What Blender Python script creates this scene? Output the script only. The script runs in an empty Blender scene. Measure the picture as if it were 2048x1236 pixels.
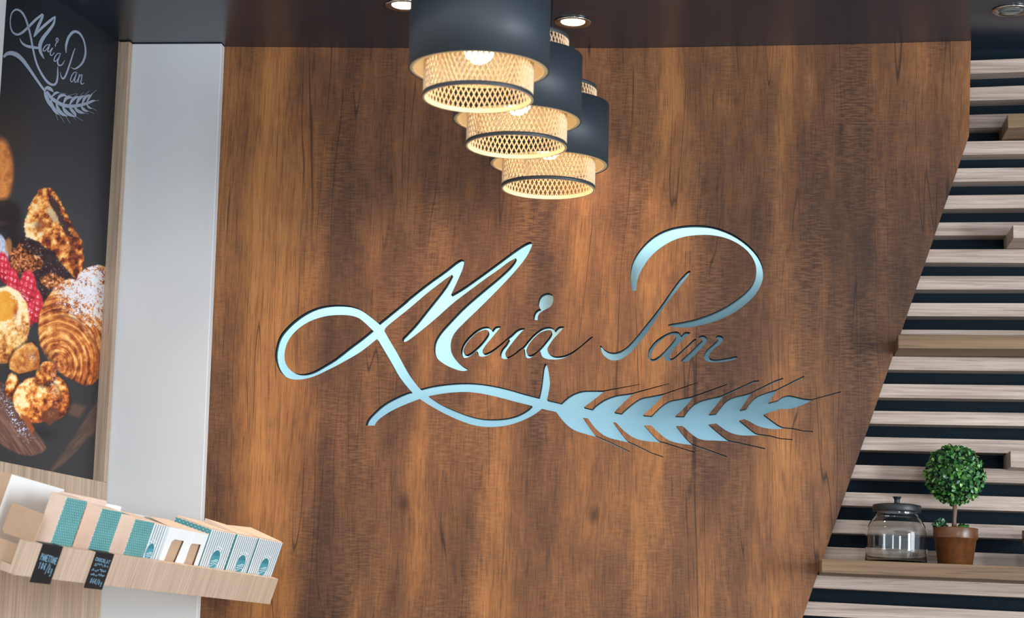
import bpy, bmesh, math, random
import numpy as np
from mathutils import Vector, Matrix
from mathutils.geometry import delaunay_2d_cdt

S = bpy.context.scene
COL = S.collection
random.seed(7)
RNG = np.random.RandomState(5)
PI = math.pi

# ------------------------------------------------------------------ camera
F = 4200.0
CAM = Vector((0.0, -5.3, 1.6))
ROT = (Matrix.Rotation(math.radians(6), 3, 'Z') @ Matrix.Rotation(math.radians(99.5), 3, 'X')
       @ Matrix.Rotation(0.026, 3, 'Z'))
cd = bpy.data.cameras.new('camera')
cd.sensor_width = 36.0
cd.lens = 36.0 * F / 2048.0
cd.clip_start = 0.05
cd.dof.use_dof = True
cd.dof.focus_distance = 5.35
cd.dof.aperture_fstop = 6.3
cam = bpy.data.objects.new('camera', cd)
cam.matrix_world = Matrix.Translation(CAM) @ ROT.to_4x4()
COL.objects.link(cam)
S.camera = cam

# ------------------------------------------------------------------ light and exposure
S.view_settings.view_transform = 'Standard'
S.view_settings.look = 'None'
S.view_settings.gamma = 1.0
S.view_settings.use_curve_mapping = False
S.view_settings.exposure = 0.0
wd = bpy.data.worlds.new('daylight')
S.world = wd
wd.use_nodes = True
bg = wd.node_tree.nodes['Background']
bg.inputs[0].default_value = (0.80, 0.90, 1.0, 1)
bg.inputs[1].default_value = 1.0


def area(name, loc, target, sx, sy, power, color):
    l = bpy.data.lights.new(name, 'AREA')
    l.shape = 'RECTANGLE'
    l.size, l.size_y = sx, sy
    l.energy = power
    l.color = color
    o = bpy.data.objects.new(name, l)
    o.location = loc
    o.rotation_euler = (Vector(target) - Vector(loc)).to_track_quat('-Z', 'Y').to_euler()
    COL.objects.link(o)
    return o


# daylight through the two tall shopfront windows behind the camera and the glazed right side
area('window_light', (5.3, -5.2, 1.7), (0.3, 0, 2.3), 1.0, 2.4, 330, (0.86, 0.94, 1.0))
area('window_light', (1.8, -9.2, 1.6), (0.2, 0, 2.3), 0.9, 2.2, 110, (0.88, 0.95, 1.0))
area('window_light', (4.8, -2.8, 1.9), (0, -0.5, 2.2), 1.4, 2.4, 95, (0.84, 0.93, 1.0))
# added fill lights, unseen, brightening the white ceiling that the sign reflects
area('ceiling_fill', (-1.9, -5.2, 2.75), (-1.9, -5.2, 4), 2.0, 6.0, 76, (0.95, 0.98, 1.0))
area('ceiling_fill', (0.4, -3.2, 2.9), (0.4, -3.2, 4), 2.0, 2.0, 27, (0.95, 0.98, 1.0))


# ------------------------------------------------------------------ geometry from the photograph's pixels
def ray(px, py):
    return ROT @ Vector(((px - 1024) / F, -(py - 618) / F, -1.0))


def hit(px, py, P, n):
    d = ray(px, py)
    return CAM + d * ((Vector(P) - CAM).dot(n) / d.dot(n))


YN = Vector((0, 1, 0))


def hy(px, py, y=0.0):
    return hit(px, py, (0, y, 0), YN)


def hz(px, py, z):
    return hit(px, py, (0, 0, z), Vector((0, 0, 1)))


# ------------------------------------------------------------------ object helpers
def link(name, me, mats, parent=None):
    o = bpy.data.objects.new(name, me)
    for m in (mats if isinstance(mats, (list, tuple)) else [mats]):
        me.materials.append(m)
    COL.objects.link(o)
    if parent is not None:
        o.parent = parent
    return o


def tag(o, label=None, cat=None, group=None, kind=None):
    if label: o['label'] = label
    if cat: o['category'] = cat
    if group: o['group'] = group
    if kind: o['kind'] = kind
    return o


def empty(name, loc=(0, 0, 0), label=None, cat=None, group=None, mat=None):
    o = bpy.data.objects.new(name, None)
    o.empty_display_size = 0.05
    if mat is not None:
        o.matrix_world = mat
    else:
        o.location = loc
    COL.objects.link(o)
    tag(o, label, cat, group)
    return o


class MB:
    def __init__(self):
        self.v, self.f, self.mi, self.sm = [], [], [], []

    def add(self, vs, fs, mi=0, smooth=False):
        k = len(self.v)
        self.v += [tuple(p) for p in vs]
        for f in fs:
            self.f.append([i + k for i in f]); self.mi.append(mi); self.sm.append(smooth)

    def hexa(self, c, mi=0):
        """eight corners: bottom ring 0-3, top ring 4-7"""
        self.add(c, [(3, 2, 1, 0), (4, 5, 6, 7), (0, 1, 5, 4), (1, 2, 6, 5), (2, 3, 7, 6), (3, 0, 4, 7)], mi)

    def box(self, x0, x1, y0, y1, z0, z1, mi=0):
        self.hexa([(x0, y0, z0), (x1, y0, z0), (x1, y1, z0), (x0, y1, z0),
                   (x0, y0, z1), (x1, y0, z1), (x1, y1, z1), (x0, y1, z1)], mi)

    def lathe(self, prof, n=48, mi=0, c=(0, 0, 0), closed=False, smooth=True):
        k = len(prof)
        vs = []
        for i in range(n):
            a = 2 * PI * i / n
            for r, z in prof:
                vs.append((c[0] + r * math.cos(a), c[1] + r * math.sin(a), c[2] + z))
        fs = []
        for i in range(n):
            j = (i + 1) % n
            for q in range(k if closed else k - 1):
                q2 = (q + 1) % k
                fs.append((i * k + q, j * k + q, j * k + q2, i * k + q2))
        self.add(vs, fs, mi, smooth)

    def tube(self, pts, r, n=8, mi=0, cap=True):
        pts = [Vector(p) for p in pts]
        rs = r if isinstance(r, (list, tuple)) else [r] * len(pts)
        vs, fs = [], []
        for i, p in enumerate(pts):
            t = (pts[min(i + 1, len(pts) - 1)] - pts[max(i - 1, 0)]).normalized()
            a = t.orthogonal().normalized() if abs(t.z) < 0.9 else t.cross(Vector((1, 0, 0))).normalized()
            b = t.cross(a)
            for k in range(n):
                w = 2 * PI * k / n
                vs.append(p + (a * math.cos(w) + b * math.sin(w)) * rs[i])
        for i in range(len(pts) - 1):
            for k in range(n):
                k2 = (k + 1) % n
                fs.append((i * n + k, i * n + k2, i * n + n + k2, i * n + n + k))
        if cap:
            fs.append(tuple(range(n - 1, -1, -1)))
            fs.append(tuple((len(pts) - 1) * n + k for k in range(n)))
        self.add(vs, fs, mi, True)

    def build(self, name, mats, parent=None, bevel=0, fix=False):
        me = bpy.data.meshes.new(name)
        me.from_pydata([tuple(v) for v in self.v], [], self.f)
        me.polygons.foreach_set('material_index', self.mi)
        me.polygons.foreach_set('use_smooth', self.sm)
        me.update()
        if fix:
            bm = bmesh.new(); bm.from_mesh(me)
            bmesh.ops.remove_doubles(bm, verts=bm.verts, dist=1e-6)
            bmesh.ops.recalc_face_normals(bm, faces=bm.faces)
            bm.to_mesh(me); bm.free()
        o = link(name, me, mats, parent)
        if bevel:
            md = o.modifiers.new('bevel', 'BEVEL')
            md.width = bevel; md.segments = 2; md.limit_method = 'ANGLE'; md.angle_limit = 0.9
        return o


# ------------------------------------------------------------------ materials
def lin(r, g, b):
    f = lambda c: ((c / 255 + 0.055) / 1.055) ** 2.4 if c > 10 else c / 255 / 12.92
    return (f(r), f(g), f(b), 1)


class NT:
    def __init__(self, name, rough=0.5, metal=0.0, spec=0.5):
        self.m = bpy.data.materials.new(name)
        self.m.use_nodes = True
        self.t = self.m.node_tree
        self.b = self.t.nodes['Principled BSDF']
        self.b.inputs['Roughness'].default_value = rough
        self.b.inputs['Metallic'].default_value = metal
        self.b.inputs['Specular IOR Level'].default_value = spec
        self._c = None

    def n(self, kind, **kw):
        nd = self.t.nodes.new(kind)
        for k, v in kw.items():
            if isinstance(k, str) and hasattr(nd, k):
                setattr(nd, k, v)
        return nd

    def l(self, a, b): self.t.links.new(a, b)

    def coord(self, which='Object'):
        if self._c is None: self._c = self.n('ShaderNodeTexCoord')
        return self._c.outputs[which]

    def mapv(self, scale, which='Object', loc=(0, 0, 0), rot=(0, 0, 0)):
        mp = self.n('ShaderNodeMapping')
        mp.inputs['Scale'].default_value = scale
        mp.inputs['Location'].default_value = loc
        mp.inputs['Rotation'].default_value = rot
        self.l(self.coord(which), mp.inputs['Vector'])
        return mp.outputs[0]

    def noise(self, vec, scale=1, detail=4, rough=0.55, dist=0.0):
        nd = self.n('ShaderNodeTexNoise')
        nd.inputs['Scale'].default_value = scale
        nd.inputs['Detail'].default_value = detail
        nd.inputs['Roughness'].default_value = rough
        nd.inputs['Distortion'].default_value = dist
        self.l(vec, nd.inputs['Vector'])
        return nd.outputs['Fac']

    def ramp(self, fac, stops, interp='LINEAR'):
        r = self.n('ShaderNodeValToRGB')
        r.color_ramp.interpolation = interp
        e = r.color_ramp.elements
        while len(e) < len(stops): e.new(0.5)
        for el, (p, c) in zip(e, stops):
            el.position = p; el.color = c
        self.l(fac, r.inputs[0])
        return r.outputs[0]

    def mix(self, fac, a, b, mode='MIX'):
        m = self.n('ShaderNodeMix', data_type='RGBA', blend_type=mode)
        for s, v in ((m.inputs['Factor'], fac), (m.inputs['A'], a), (m.inputs['B'], b)):
            pass
        for idx, v in ((0, fac), (6, a), (7, b)):
            if hasattr(v, 'is_linked') or hasattr(v, 'links'):
                self.l(v, m.inputs[idx])
            else:
                m.inputs[idx].default_value = v
        return m.outputs[2]

    def math(self, op, a, b=0.0, clamp=False):
        m = self.n('ShaderNodeMath', operation=op, use_clamp=clamp)
        for i, v in enumerate((a, b)):
            if hasattr(v, 'links'): self.l(v, m.inputs[i])
            else: m.inputs[i].default_value = v
        return m.outputs[0]

    def color(self, v):
        if hasattr(v, 'links'): self.l(v, self.b.inputs['Base Color'])
        else: self.b.inputs['Base Color'].default_value = v

    def bump(self, h, strength=0.2, dist=0.002):
        bp = self.n('ShaderNodeBump')
        bp.inputs['Strength'].default_value = strength
        bp.inputs['Distance'].default_value = dist
        self.l(h, bp.inputs['Height'])
        self.l(bp.outputs[0], self.b.inputs['Normal'])


def plain(name, rgb, rough=0.5, metal=0.0, spec=0.5, var=0.04, scale=40):
    t = NT(name, rough, metal, spec)
    c = lin(*rgb)
    lo = tuple(x * (1 - var) for x in c[:3]) + (1,)
    hi = tuple(min(1, x * (1 + var)) for x in c[:3]) + (1,)
    t.color(t.ramp(t.noise(t.coord(), scale, 3), [(0.3, lo), (0.7, hi)]))
    return t.m


def wood_panel():
    t = NT('dark_oak_laminate', 0.45, 0, 0.25)
    # broad vertical bands, then grain, then pores; z is the grain direction
    warp = t.noise(t.mapv((1.6, 1, 0.9)), 1, 2)
    cmb = t.n('ShaderNodeCombineXYZ')
    sep = t.n('ShaderNodeSeparateXYZ'); t.l(t.coord(), sep.inputs[0])
    xw = t.math('ADD', sep.outputs[0], t.math('MULTIPLY', t.math('SUBTRACT', warp, 0.5), 0.09))
    t.l(xw, cmb.inputs[0]); t.l(sep.outputs[1], cmb.inputs[1]); t.l(sep.outputs[2], cmb.inputs[2])

    def mp(scale):
        m = t.n('ShaderNodeMapping'); m.inputs['Scale'].default_value = scale
        t.l(cmb.outputs[0], m.inputs['Vector']); return m.outputs[0]
    bands = t.noise(mp((4.6, 1, 0.6)), 1, 3, 0.5)
    med = t.noise(mp((22, 1, 4.0)), 1, 5, 0.65)
    fine = t.noise(mp((150, 1, 18)), 1, 3, 0.65)
    blot = t.noise(mp((11, 1, 6)), 1, 5, 0.65)
    ctr = lambda v, k: t.math('MULTIPLY', t.math('SUBTRACT', v, 0.5), k)
    tone = t.math('ADD', t.math('ADD', ctr(bands, 1.35), ctr(med, 0.34)), t.math('ADD', t.math('ADD', ctr(fine, 0.26), ctr(blot, 0.34)), 0.5))
    base = t.ramp(tone, [(0.22, lin(62, 42, 34)), (0.38, lin(88, 58, 42)), (0.51, lin(115, 76, 50)), (0.64, lin(148, 98, 59)), (0.82, lin(180, 122, 72))])
    # pores
    pores = t.noise(mp((330, 1, 9)), 1, 3, 0.6)
    pm = t.ramp(pores, [(0.36, (1, 1, 1, 1)), (0.47, (0, 0, 0, 1))])
    base = t.mix(t.math('MULTIPLY', pm, 0.5), base, lin(52, 34, 27))
    # cross figure (short horizontal ripples) where the mask says so
    rip = t.noise(mp((34, 1, 230)), 1, 2, 0.5)
    mask = t.ramp(t.noise(mp((7, 1, 2.2)), 1, 2), [(0.48, (0, 0, 0, 1)), (0.62, (1, 1, 1, 1))])
    ripm = t.math('MULTIPLY', t.ramp(rip, [(0.42, (0, 0, 0, 1)), (0.62, (1, 1, 1, 1))]), t.math('ADD', t.math('MULTIPLY', mask, 0.12), 0.06))
    base = t.mix(ripm, base, lin(186, 134, 88))
    # cathedral rings
    wv = t.n('ShaderNodeTexWave', wave_type='RINGS', rings_direction='Y')
    wv.inputs['Scale'].default_value = 9; wv.inputs['Distortion'].default_value = 5
    wv.inputs['Detail'].default_value = 3; wv.inputs['Detail Scale'].default_value = 1.6
    t.l(mp((1.0, 1, 0.12)), wv.inputs['Vector'])
    rm = t.math('MULTIPLY', t.ramp(wv.outputs['Fac'], [(0.0, (1, 1, 1, 1)), (0.22, (0, 0, 0, 1))]),
                t.ramp(bands, [(0.48, (0, 0, 0, 1)), (0.62, (0.22, 0.22, 0.22, 1))]))
    base = t.mix(rm, base, lin(70, 44, 32))
    # long drying cracks
    crk = t.noise(mp((18, 1, 0.9)), 1, 1.0, 0.4)
    d = t.math('ABSOLUTE', t.math('SUBTRACT', crk, 0.5))
    cm = t.math('MULTIPLY', t.ramp(d, [(0.0, (1, 1, 1, 1)), (0.0075, (0, 0, 0, 1))]),
                t.ramp(t.noise(mp((6, 1, 2.6)), 1, 1), [(0.47, (0, 0, 0, 1)), (0.53, (1, 1, 1, 1))]))
    base = t.mix(t.math('MULTIPLY', cm, 0.8), base, lin(38, 26, 22))
    # knots
    vo = t.n('ShaderNodeTexVoronoi'); vo.inputs['Scale'].default_value = 1
    t.l(mp((5.0, 1, 2.6)), vo.inputs['Vector'])
    kn = t.ramp(vo.outputs['Distance'], [(0.02, (1, 1, 1, 1)), (0.085, (0, 0, 0, 1))])
    base = t.mix(t.math('MULTIPLY', kn, 0.75), base, lin(48, 32, 26))
    t.color(base)
    t.bump(t.math('ADD', fine, t.math('MULTIPLY', cm, -1.0)), 0.12, 0.001)
    return t.m


def wood_slat(name, cols, axis=0, dens=1.0, rough=0.5):
    """pale oak with streaks along the axis (0 x, 1 y, 2 z) of the object"""
    t = NT(name, rough, 0, 0.35)
    sc = [170 * dens] * 3; sc[axis] = 4 * dens
    s2 = [40 * dens] * 3; s2[axis] = 1.3 * dens
    s3 = [420 * dens] * 3; s3[axis] = 9 * dens
    a = t.noise(t.mapv(tuple(sc)), 1, 3, 0.6)
    b = t.noise(t.mapv(tuple(s2)), 1, 3, 0.6)
    c = t.noise(t.mapv(tuple(s3)), 1, 2, 0.5)
    tone = t.math('ADD', t.math('MULTIPLY', a, 0.5), t.math('MULTIPLY', b, 0.5))
    base = t.ramp(tone, [(0.34, lin(*cols[0])), (0.5, lin(*cols[1])), (0.66, lin(*cols[2]))])
    pm = t.ramp(c, [(0.30, (1, 1, 1, 1)), (0.42, (0, 0, 0, 1))])
    base = t.mix(t.math('MULTIPLY', pm, 0.5), base, lin(*[int(v * 0.72) for v in cols[0]]))
    t.color(base)
    t.bump(a, 0.08, 0.0006)
    return t.m


def dotted(name):
    t = NT(name, 0.45)
    uv = t.coord('UV')
    sep = t.n('ShaderNodeSeparateXYZ'); t.l(uv, sep.inputs[0])
    P = 0.0052
    u = t.math('DIVIDE', sep.outputs[0], P); v = t.math('DIVIDE', sep.outputs[1], P)
    a = t.math('ADD', u, v); b = t.math('SUBTRACT', u, v)

    def fr(x):
        f = t.math('FRACT', t.math('MULTIPLY', x, 0.5))
        return t.math('SUBTRACT', f, 0.5)
    fa, fb = fr(a), fr(b)
    r2 = t.math('ADD', t.math('MULTIPLY', fa, fa), t.math('MULTIPLY', fb, fb))
    dot = t.math('LESS_THAN', r2, 0.034)
    ground = t.ramp(t.noise(t.coord(), 30, 2), [(0.3, lin(78, 140, 146)), (0.7, lin(90, 154, 158))])
    t.color(t.mix(dot, ground, lin(176, 222, 206)))
    return t.m


def striped(name):
    t = NT(name, 0.45)
    sep = t.n('ShaderNodeSeparateXYZ'); t.l(t.coord('UV'), sep.inputs[0])
    f = t.math('FRACT', t.math('DIVIDE', sep.outputs[0], 0.0125))
    s = t.math('GREATER_THAN', f, 0.56)
    t.color(t.mix(s, lin(238, 236, 236), lin(124, 158, 170)))
    return t.m


M = {}
M['panel'] = wood_panel()
M['cut_edge'] = plain('painted_cut_edge', (9, 14, 19), 0.9, 0, 0.1)
M['panel_edge'] = plain('panel_edge_band', (150, 118, 96), 0.5)
tt = NT('turquoise_mirror_sheet', 0.11, 0.9, 0.6)
tt.color(lin(178, 222, 236))
tt.bump(tt.noise(tt.mapv((1.6, 1, 2.4)), 1, 2, 0.4), 0.10, 0.02)
M['sheet'] = tt.m
M['slat'] = wood_slat('pale_oak_slat', [(142, 123, 113), (178, 159, 147), (200, 183, 171)], 0)
M['shelf_oak'] = wood_slat('mid_oak_board', [(88, 68, 50), (118, 92, 67), (138, 111, 84)], 0, 0.7)
M['cladding'] = wood_slat('grey_oak_cladding', [(150, 130, 112), (176, 154, 134), (196, 174, 154)], 2, 0.8)
M['tray'] = wood_slat('pale_oak_tray', [(176, 150, 130), (200, 174, 152), (218, 194, 172)], 2, 0.75)
M['navy'] = plain('navy_wall_paint', (7, 23, 32), 0.7, 0, 0.15, 0.06, 8)
M['ceiling'] = plain('anthracite_satin_ceiling', (40, 50, 62), 0.26, 0, 0.5, 0.04, 3)
M['white_ceiling'] = plain('white_room_ceiling', (228, 228, 224), 0.8)
M['added_raft'] = plain('added_grey_raft', (66, 72, 78), 0.7)
M['white'] = plain('white_wall_paint', (208, 210, 213), 0.55, 0, 0.4, 0.015, 4)
M['floor'] = plain('grey_floor_tile', (150, 144, 136), 0.35)
M['shade_out'] = plain('blue_black_metal', (46, 53, 60), 0.5, 0, 0.4, 0.03, 10)
M['shade_in'] = plain('cream_lacquer', (214, 196, 160), 0.5)
M['mesh'] = plain('cream_expanded_metal', (216, 188, 154), 0.5)
M['ring'] = plain('blue_black_band', (52, 58, 64), 0.45)
M['cable'] = plain('black_cable', (22, 22, 24), 0.6)
M['chrome'] = plain('brushed_chrome', (200, 198, 194), 0.18, 1.0)
M['card'] = plain('kraft_card', (196, 164, 136), 0.7)
M['card_pink'] = plain('cream_card', (232, 204, 186), 0.65)
M['card_white'] = plain('white_card', (240, 240, 240), 0.55, var=0.01)
M['dots'] = dotted('teal_dotted_print')
M['stripes'] = striped('grey_striped_print')
M['teal'] = plain('teal_print', (74, 152, 168), 0.45)
M['teal_dark'] = plain('deep_teal_print', (56, 130, 146), 0.45)
M['print_white'] = plain('white_print', (232, 240, 240), 0.5)
M['slate'] = plain('black_chalk_card', (24, 25, 28), 0.6)
M['chalk'] = plain('chalk_marker', (124, 164, 186), 0.8)
M['logo_grey'] = plain('grey_blue_print', (150, 162, 182), 0.5)
M['black'] = plain('black_metal_lid', (20, 27, 32), 0.45)
M['pot'] = plain('brown_glazed_clay', (94, 55, 28), 0.33, 0, 0.5, 0.3, 70)
M['bark'] = wood_slat('brown_stem', [(58, 42, 36), (96, 74, 62), (124, 98, 84)], 2, 2.0)
M['moss'] = plain('green_moss', (64, 122, 44), 0.9, var=0.3, scale=300)
M['dark_hole'] = plain('dark_slot', (60, 34, 26), 0.8)


def emit(name, rgb, strength):
    t = NT(name, 0.4)
    t.color(lin(250, 240, 220))
    t.b.inputs['Emission Color'].default_value = rgb
    t.b.inputs['Emission Strength'].default_value = strength
    return t.m


M['bulb'] = emit('lit_bulb', (1.0, 0.82, 0.56, 1), 13)
M['spot_on'] = emit('lit_spot_lens', (1.0, 0.84, 0.60, 1), 6)
M['spot_off'] = plain('unlit_spot_lens', (150, 160, 166), 0.1, 0.6)
g = NT('clear_glass', 0.0)
g.b.inputs['Transmission Weight'].default_value = 1.0
g.b.inputs['IOR'].default_value = 1.45
g.color((0.97, 0.99, 0.99, 1))
M['glass'] = g.m
lf = NT('boxwood_leaf', 0.35, 0, 0.6)
at = lf.n('ShaderNodeAttribute', attribute_name='tint')
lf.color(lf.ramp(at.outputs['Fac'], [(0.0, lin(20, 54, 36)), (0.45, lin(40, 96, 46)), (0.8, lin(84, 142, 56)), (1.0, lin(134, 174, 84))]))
M['leaf'] = lf.m

# ------------------------------------------------------------------ the setting
ZC = 3.19
TH = math.radians(8.6)
U = Vector((math.sin(TH), math.cos(TH), 0))          # along the left wall, away from the camera
NL = Vector((U.y, -U.x, 0))                          # out of the left wall, into the room
ZV = Vector((0, 0, 1))
P0 = (hy(262, 86, -.035) + hy(221, 960, -.035)) / 2
P0.z = 0

m = MB(); m.box(-4.5, 6, -10, 0.1, -0.05, 0.0); o = m.build('floor', M['floor']); tag(o, kind='structure')

# dark ceiling soffit over the counter: underside heights bent along x to follow image pixels
zc = [(-4.5, 3.196)] + [(hy(px, py).x, hy(px, py).z) for px, py in ((452, 93), (800, 95.5), (1260, 95.8), (1700, 88), (1940, 81))] + [(6.0, 3.21)]
m = MB()
for (xa, za), (xb, zb) in zip(zc[:-1], zc[1:]):
    m.hexa([(xa, -1.7, za), (xb, -1.7, zb), (xb, 0.1, zb), (xa, 0.1, za),
            (xa, -1.7, 3.30), (xb, -1.7, 3.30), (xb, 0.1, 3.30), (xa, 0.1, 3.30)])
o = m.build('ceiling', M['ceiling'], fix=True); tag(o, kind='structure')


def ceil_z(x):
    for (xa, za), (xb, zb) in zip(zc[:-1], zc[1:]):
        if xa <= x <= xb: return za + (zb - za) * (x - xa) / (xb - xa)
    return ZC


m = MB(); m.box(-4.5, 6, -10, -1.7, 3.42, 3.5); o = m.build('ceiling', M['white_ceiling']); tag(o, kind='structure')
m = MB(); m.box(-.62, 5.5, -10, -4.4, 3.30, 3.4195); o = m.build('ceiling', M['added_raft']); tag(o, kind='structure')  # added raft, out of view, darkens the reflection in the right-hand letters
m = MB(); m.box(-4.5, 6, 0.080, 0.13, 0, 3.30); o = m.build('wall_back', M['navy']); tag(o, kind='structure')

# white pilaster between the left wall and the timber panel
fr_t, fr_b = hy(443.5, 86, -.035), hy(405, 980, -.035)
k = (fr_t.x - fr_b.x) / (fr_t.z - fr_b.z)
xr0, xr1 = fr_b.x + k * (0 - fr_b.z), fr_b.x + k * (ZC + .004 - fr_b.z)
XL = P0.x - 0.12
m = MB()
m.hexa([(XL, -.035, 0), (xr0, -.035, 0), (xr0, -.001, 0), (XL, -.001, 0),
        (XL, -.035, 3.193), (xr1, -.035, 3.193), (xr1, -.001, 3.193), (XL, -.001, 3.193)])
o = m.build('wall_pilaster', M['white'], bevel=.002); tag(o, kind='structure')

# left wall: oak cladding below, poster recess above
def W(s, d, z):                                       # s along wall from the pilaster, d out of the wall
    return P0 + U * s + NL * d + ZV * z


def wallbox(mb, s0, s1, d0, d1, z0, z1, mi=0):
    mb.hexa([W(s0, d0, z0), W(s0, d1, z0), W(s1, d1, z0), W(s1, d0, z0),
             W(s0, d0, z1), W(s0, d1, z1), W(s1, d1, z1), W(s1, d0, z1)], mi)


def wall_sz(px, py, d=0.0):
    p = hit(px, py, P0 + NL * d, NL) - P0
    return p.dot(U), p.z


ZB = (wall_sz(0, 924.6)[1] + wall_sz(207, 962)[1]) / 2
ST = (wall_sz(245, 260)[0] + wall_sz(228.3, 700)[0] + wall_sz(207, 955)[0]) / 3
SL = (wall_sz(8, 0)[0] + wall_sz(2, 240)[0]) / 2
s_end = -0.003
m = MB(); wallbox(m, -7, s_end, -0.30, 0.0, 0, ZB); o = m.build('wall_left', M['cladding']); tag(o, kind='structure')
m = MB(); wallbox(m, -7, s_end, -0.30, -0.033, ZB, 3.40); o = m.build('wall_left', M['white']); tag(o, kind='structure')
m = MB(); wallbox(m, ST, s_end, -0.032, 0.0, ZB + .0005, 3.192); o = m.build('trim_1', M['cladding'], bevel=.0008); tag(o, kind='structure')
m = MB(); wallbox(m, SL - .09, SL, -0.032, 0.0, ZB + .0005, 3.192); o = m.build('trim_2', M['white'], bevel=.0008); tag(o, kind='structure')


# ------------------------------------------------------------------ timber panel with the cut-out sign
CR = {'A': (540, 600, 4.753), 'B': (760, 470, 4.2625), 'C': (900, 580, 6.4), 'D': (1180, 440, 4.121),
      'E': (720, 720, 3.7926), 'F': (1100, 730, 6.18), 'G': (1320, 730, 5.389), 'H': (1280, 650, 9.752),
      'P': (0, 0, 4.754), '0': (0, 0, 1.0)}


def parse(txt):
    """'A 10,20 30,40! ...' : crop letter, points, ! marks a corner"""
    out, cur = [], '0'
    for tok in txt.split():
        if tok in CR: cur = tok; continue
        corner = tok.endswith('!')
        x, y = tok.rstrip('!').split(',')
        ox, oy, s = CR[cur]
        out.append((ox + float(x) / s, oy + float(y) / s, corner))
    return out


def smooth(pts, sub=4, closed=True):
    n = len(pts)
    res = []
    rng = range(n) if closed else range(n - 1)
    for i in rng:
        p1, p2 = pts[i], pts[(i + 1) % n]
        p0 = pts[(i - 1) % n] if (closed or i > 0) else p1
        p3 = pts[(i + 2) % n] if (closed or i + 2 < n) else p2
        if p1[2]: p0 = p1
        if p2[2]: p3 = p2
        a, b, c, d = (np.array(q[:2]) for q in (p0, p1, p2, p3))
        lbc = np.linalg.norm(c - b)
        m1 = (c - a) * (lbc / max(1e-6, np.linalg.norm(b - a) + lbc)) if not p1[2] else (c - b)
        m2 = (d - b) * (lbc / max(1e-6, np.linalg.norm(d - c) + lbc)) if not p2[2] else (c - b)
        if p1[2] and not p2[2]: m1 = 1.5 * (c - b) - 0.5 * m2
        if p2[2] and not p1[2]: m2 = 1.5 * (c - b) - 0.5 * m1
        k = max(1, min(sub, int(lbc / 3)))
        for j in range(k):
            t = j / k
            h = (2 * t**3 - 3 * t**2 + 1) * b + (t**3 - 2 * t**2 + t) * m1 + (-2 * t**3 + 3 * t**2) * c + (t**3 - t**2) * m2
            res.append((h[0], h[1]))
    if not closed: res.append(pts[-1][:2])
    return res


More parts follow.
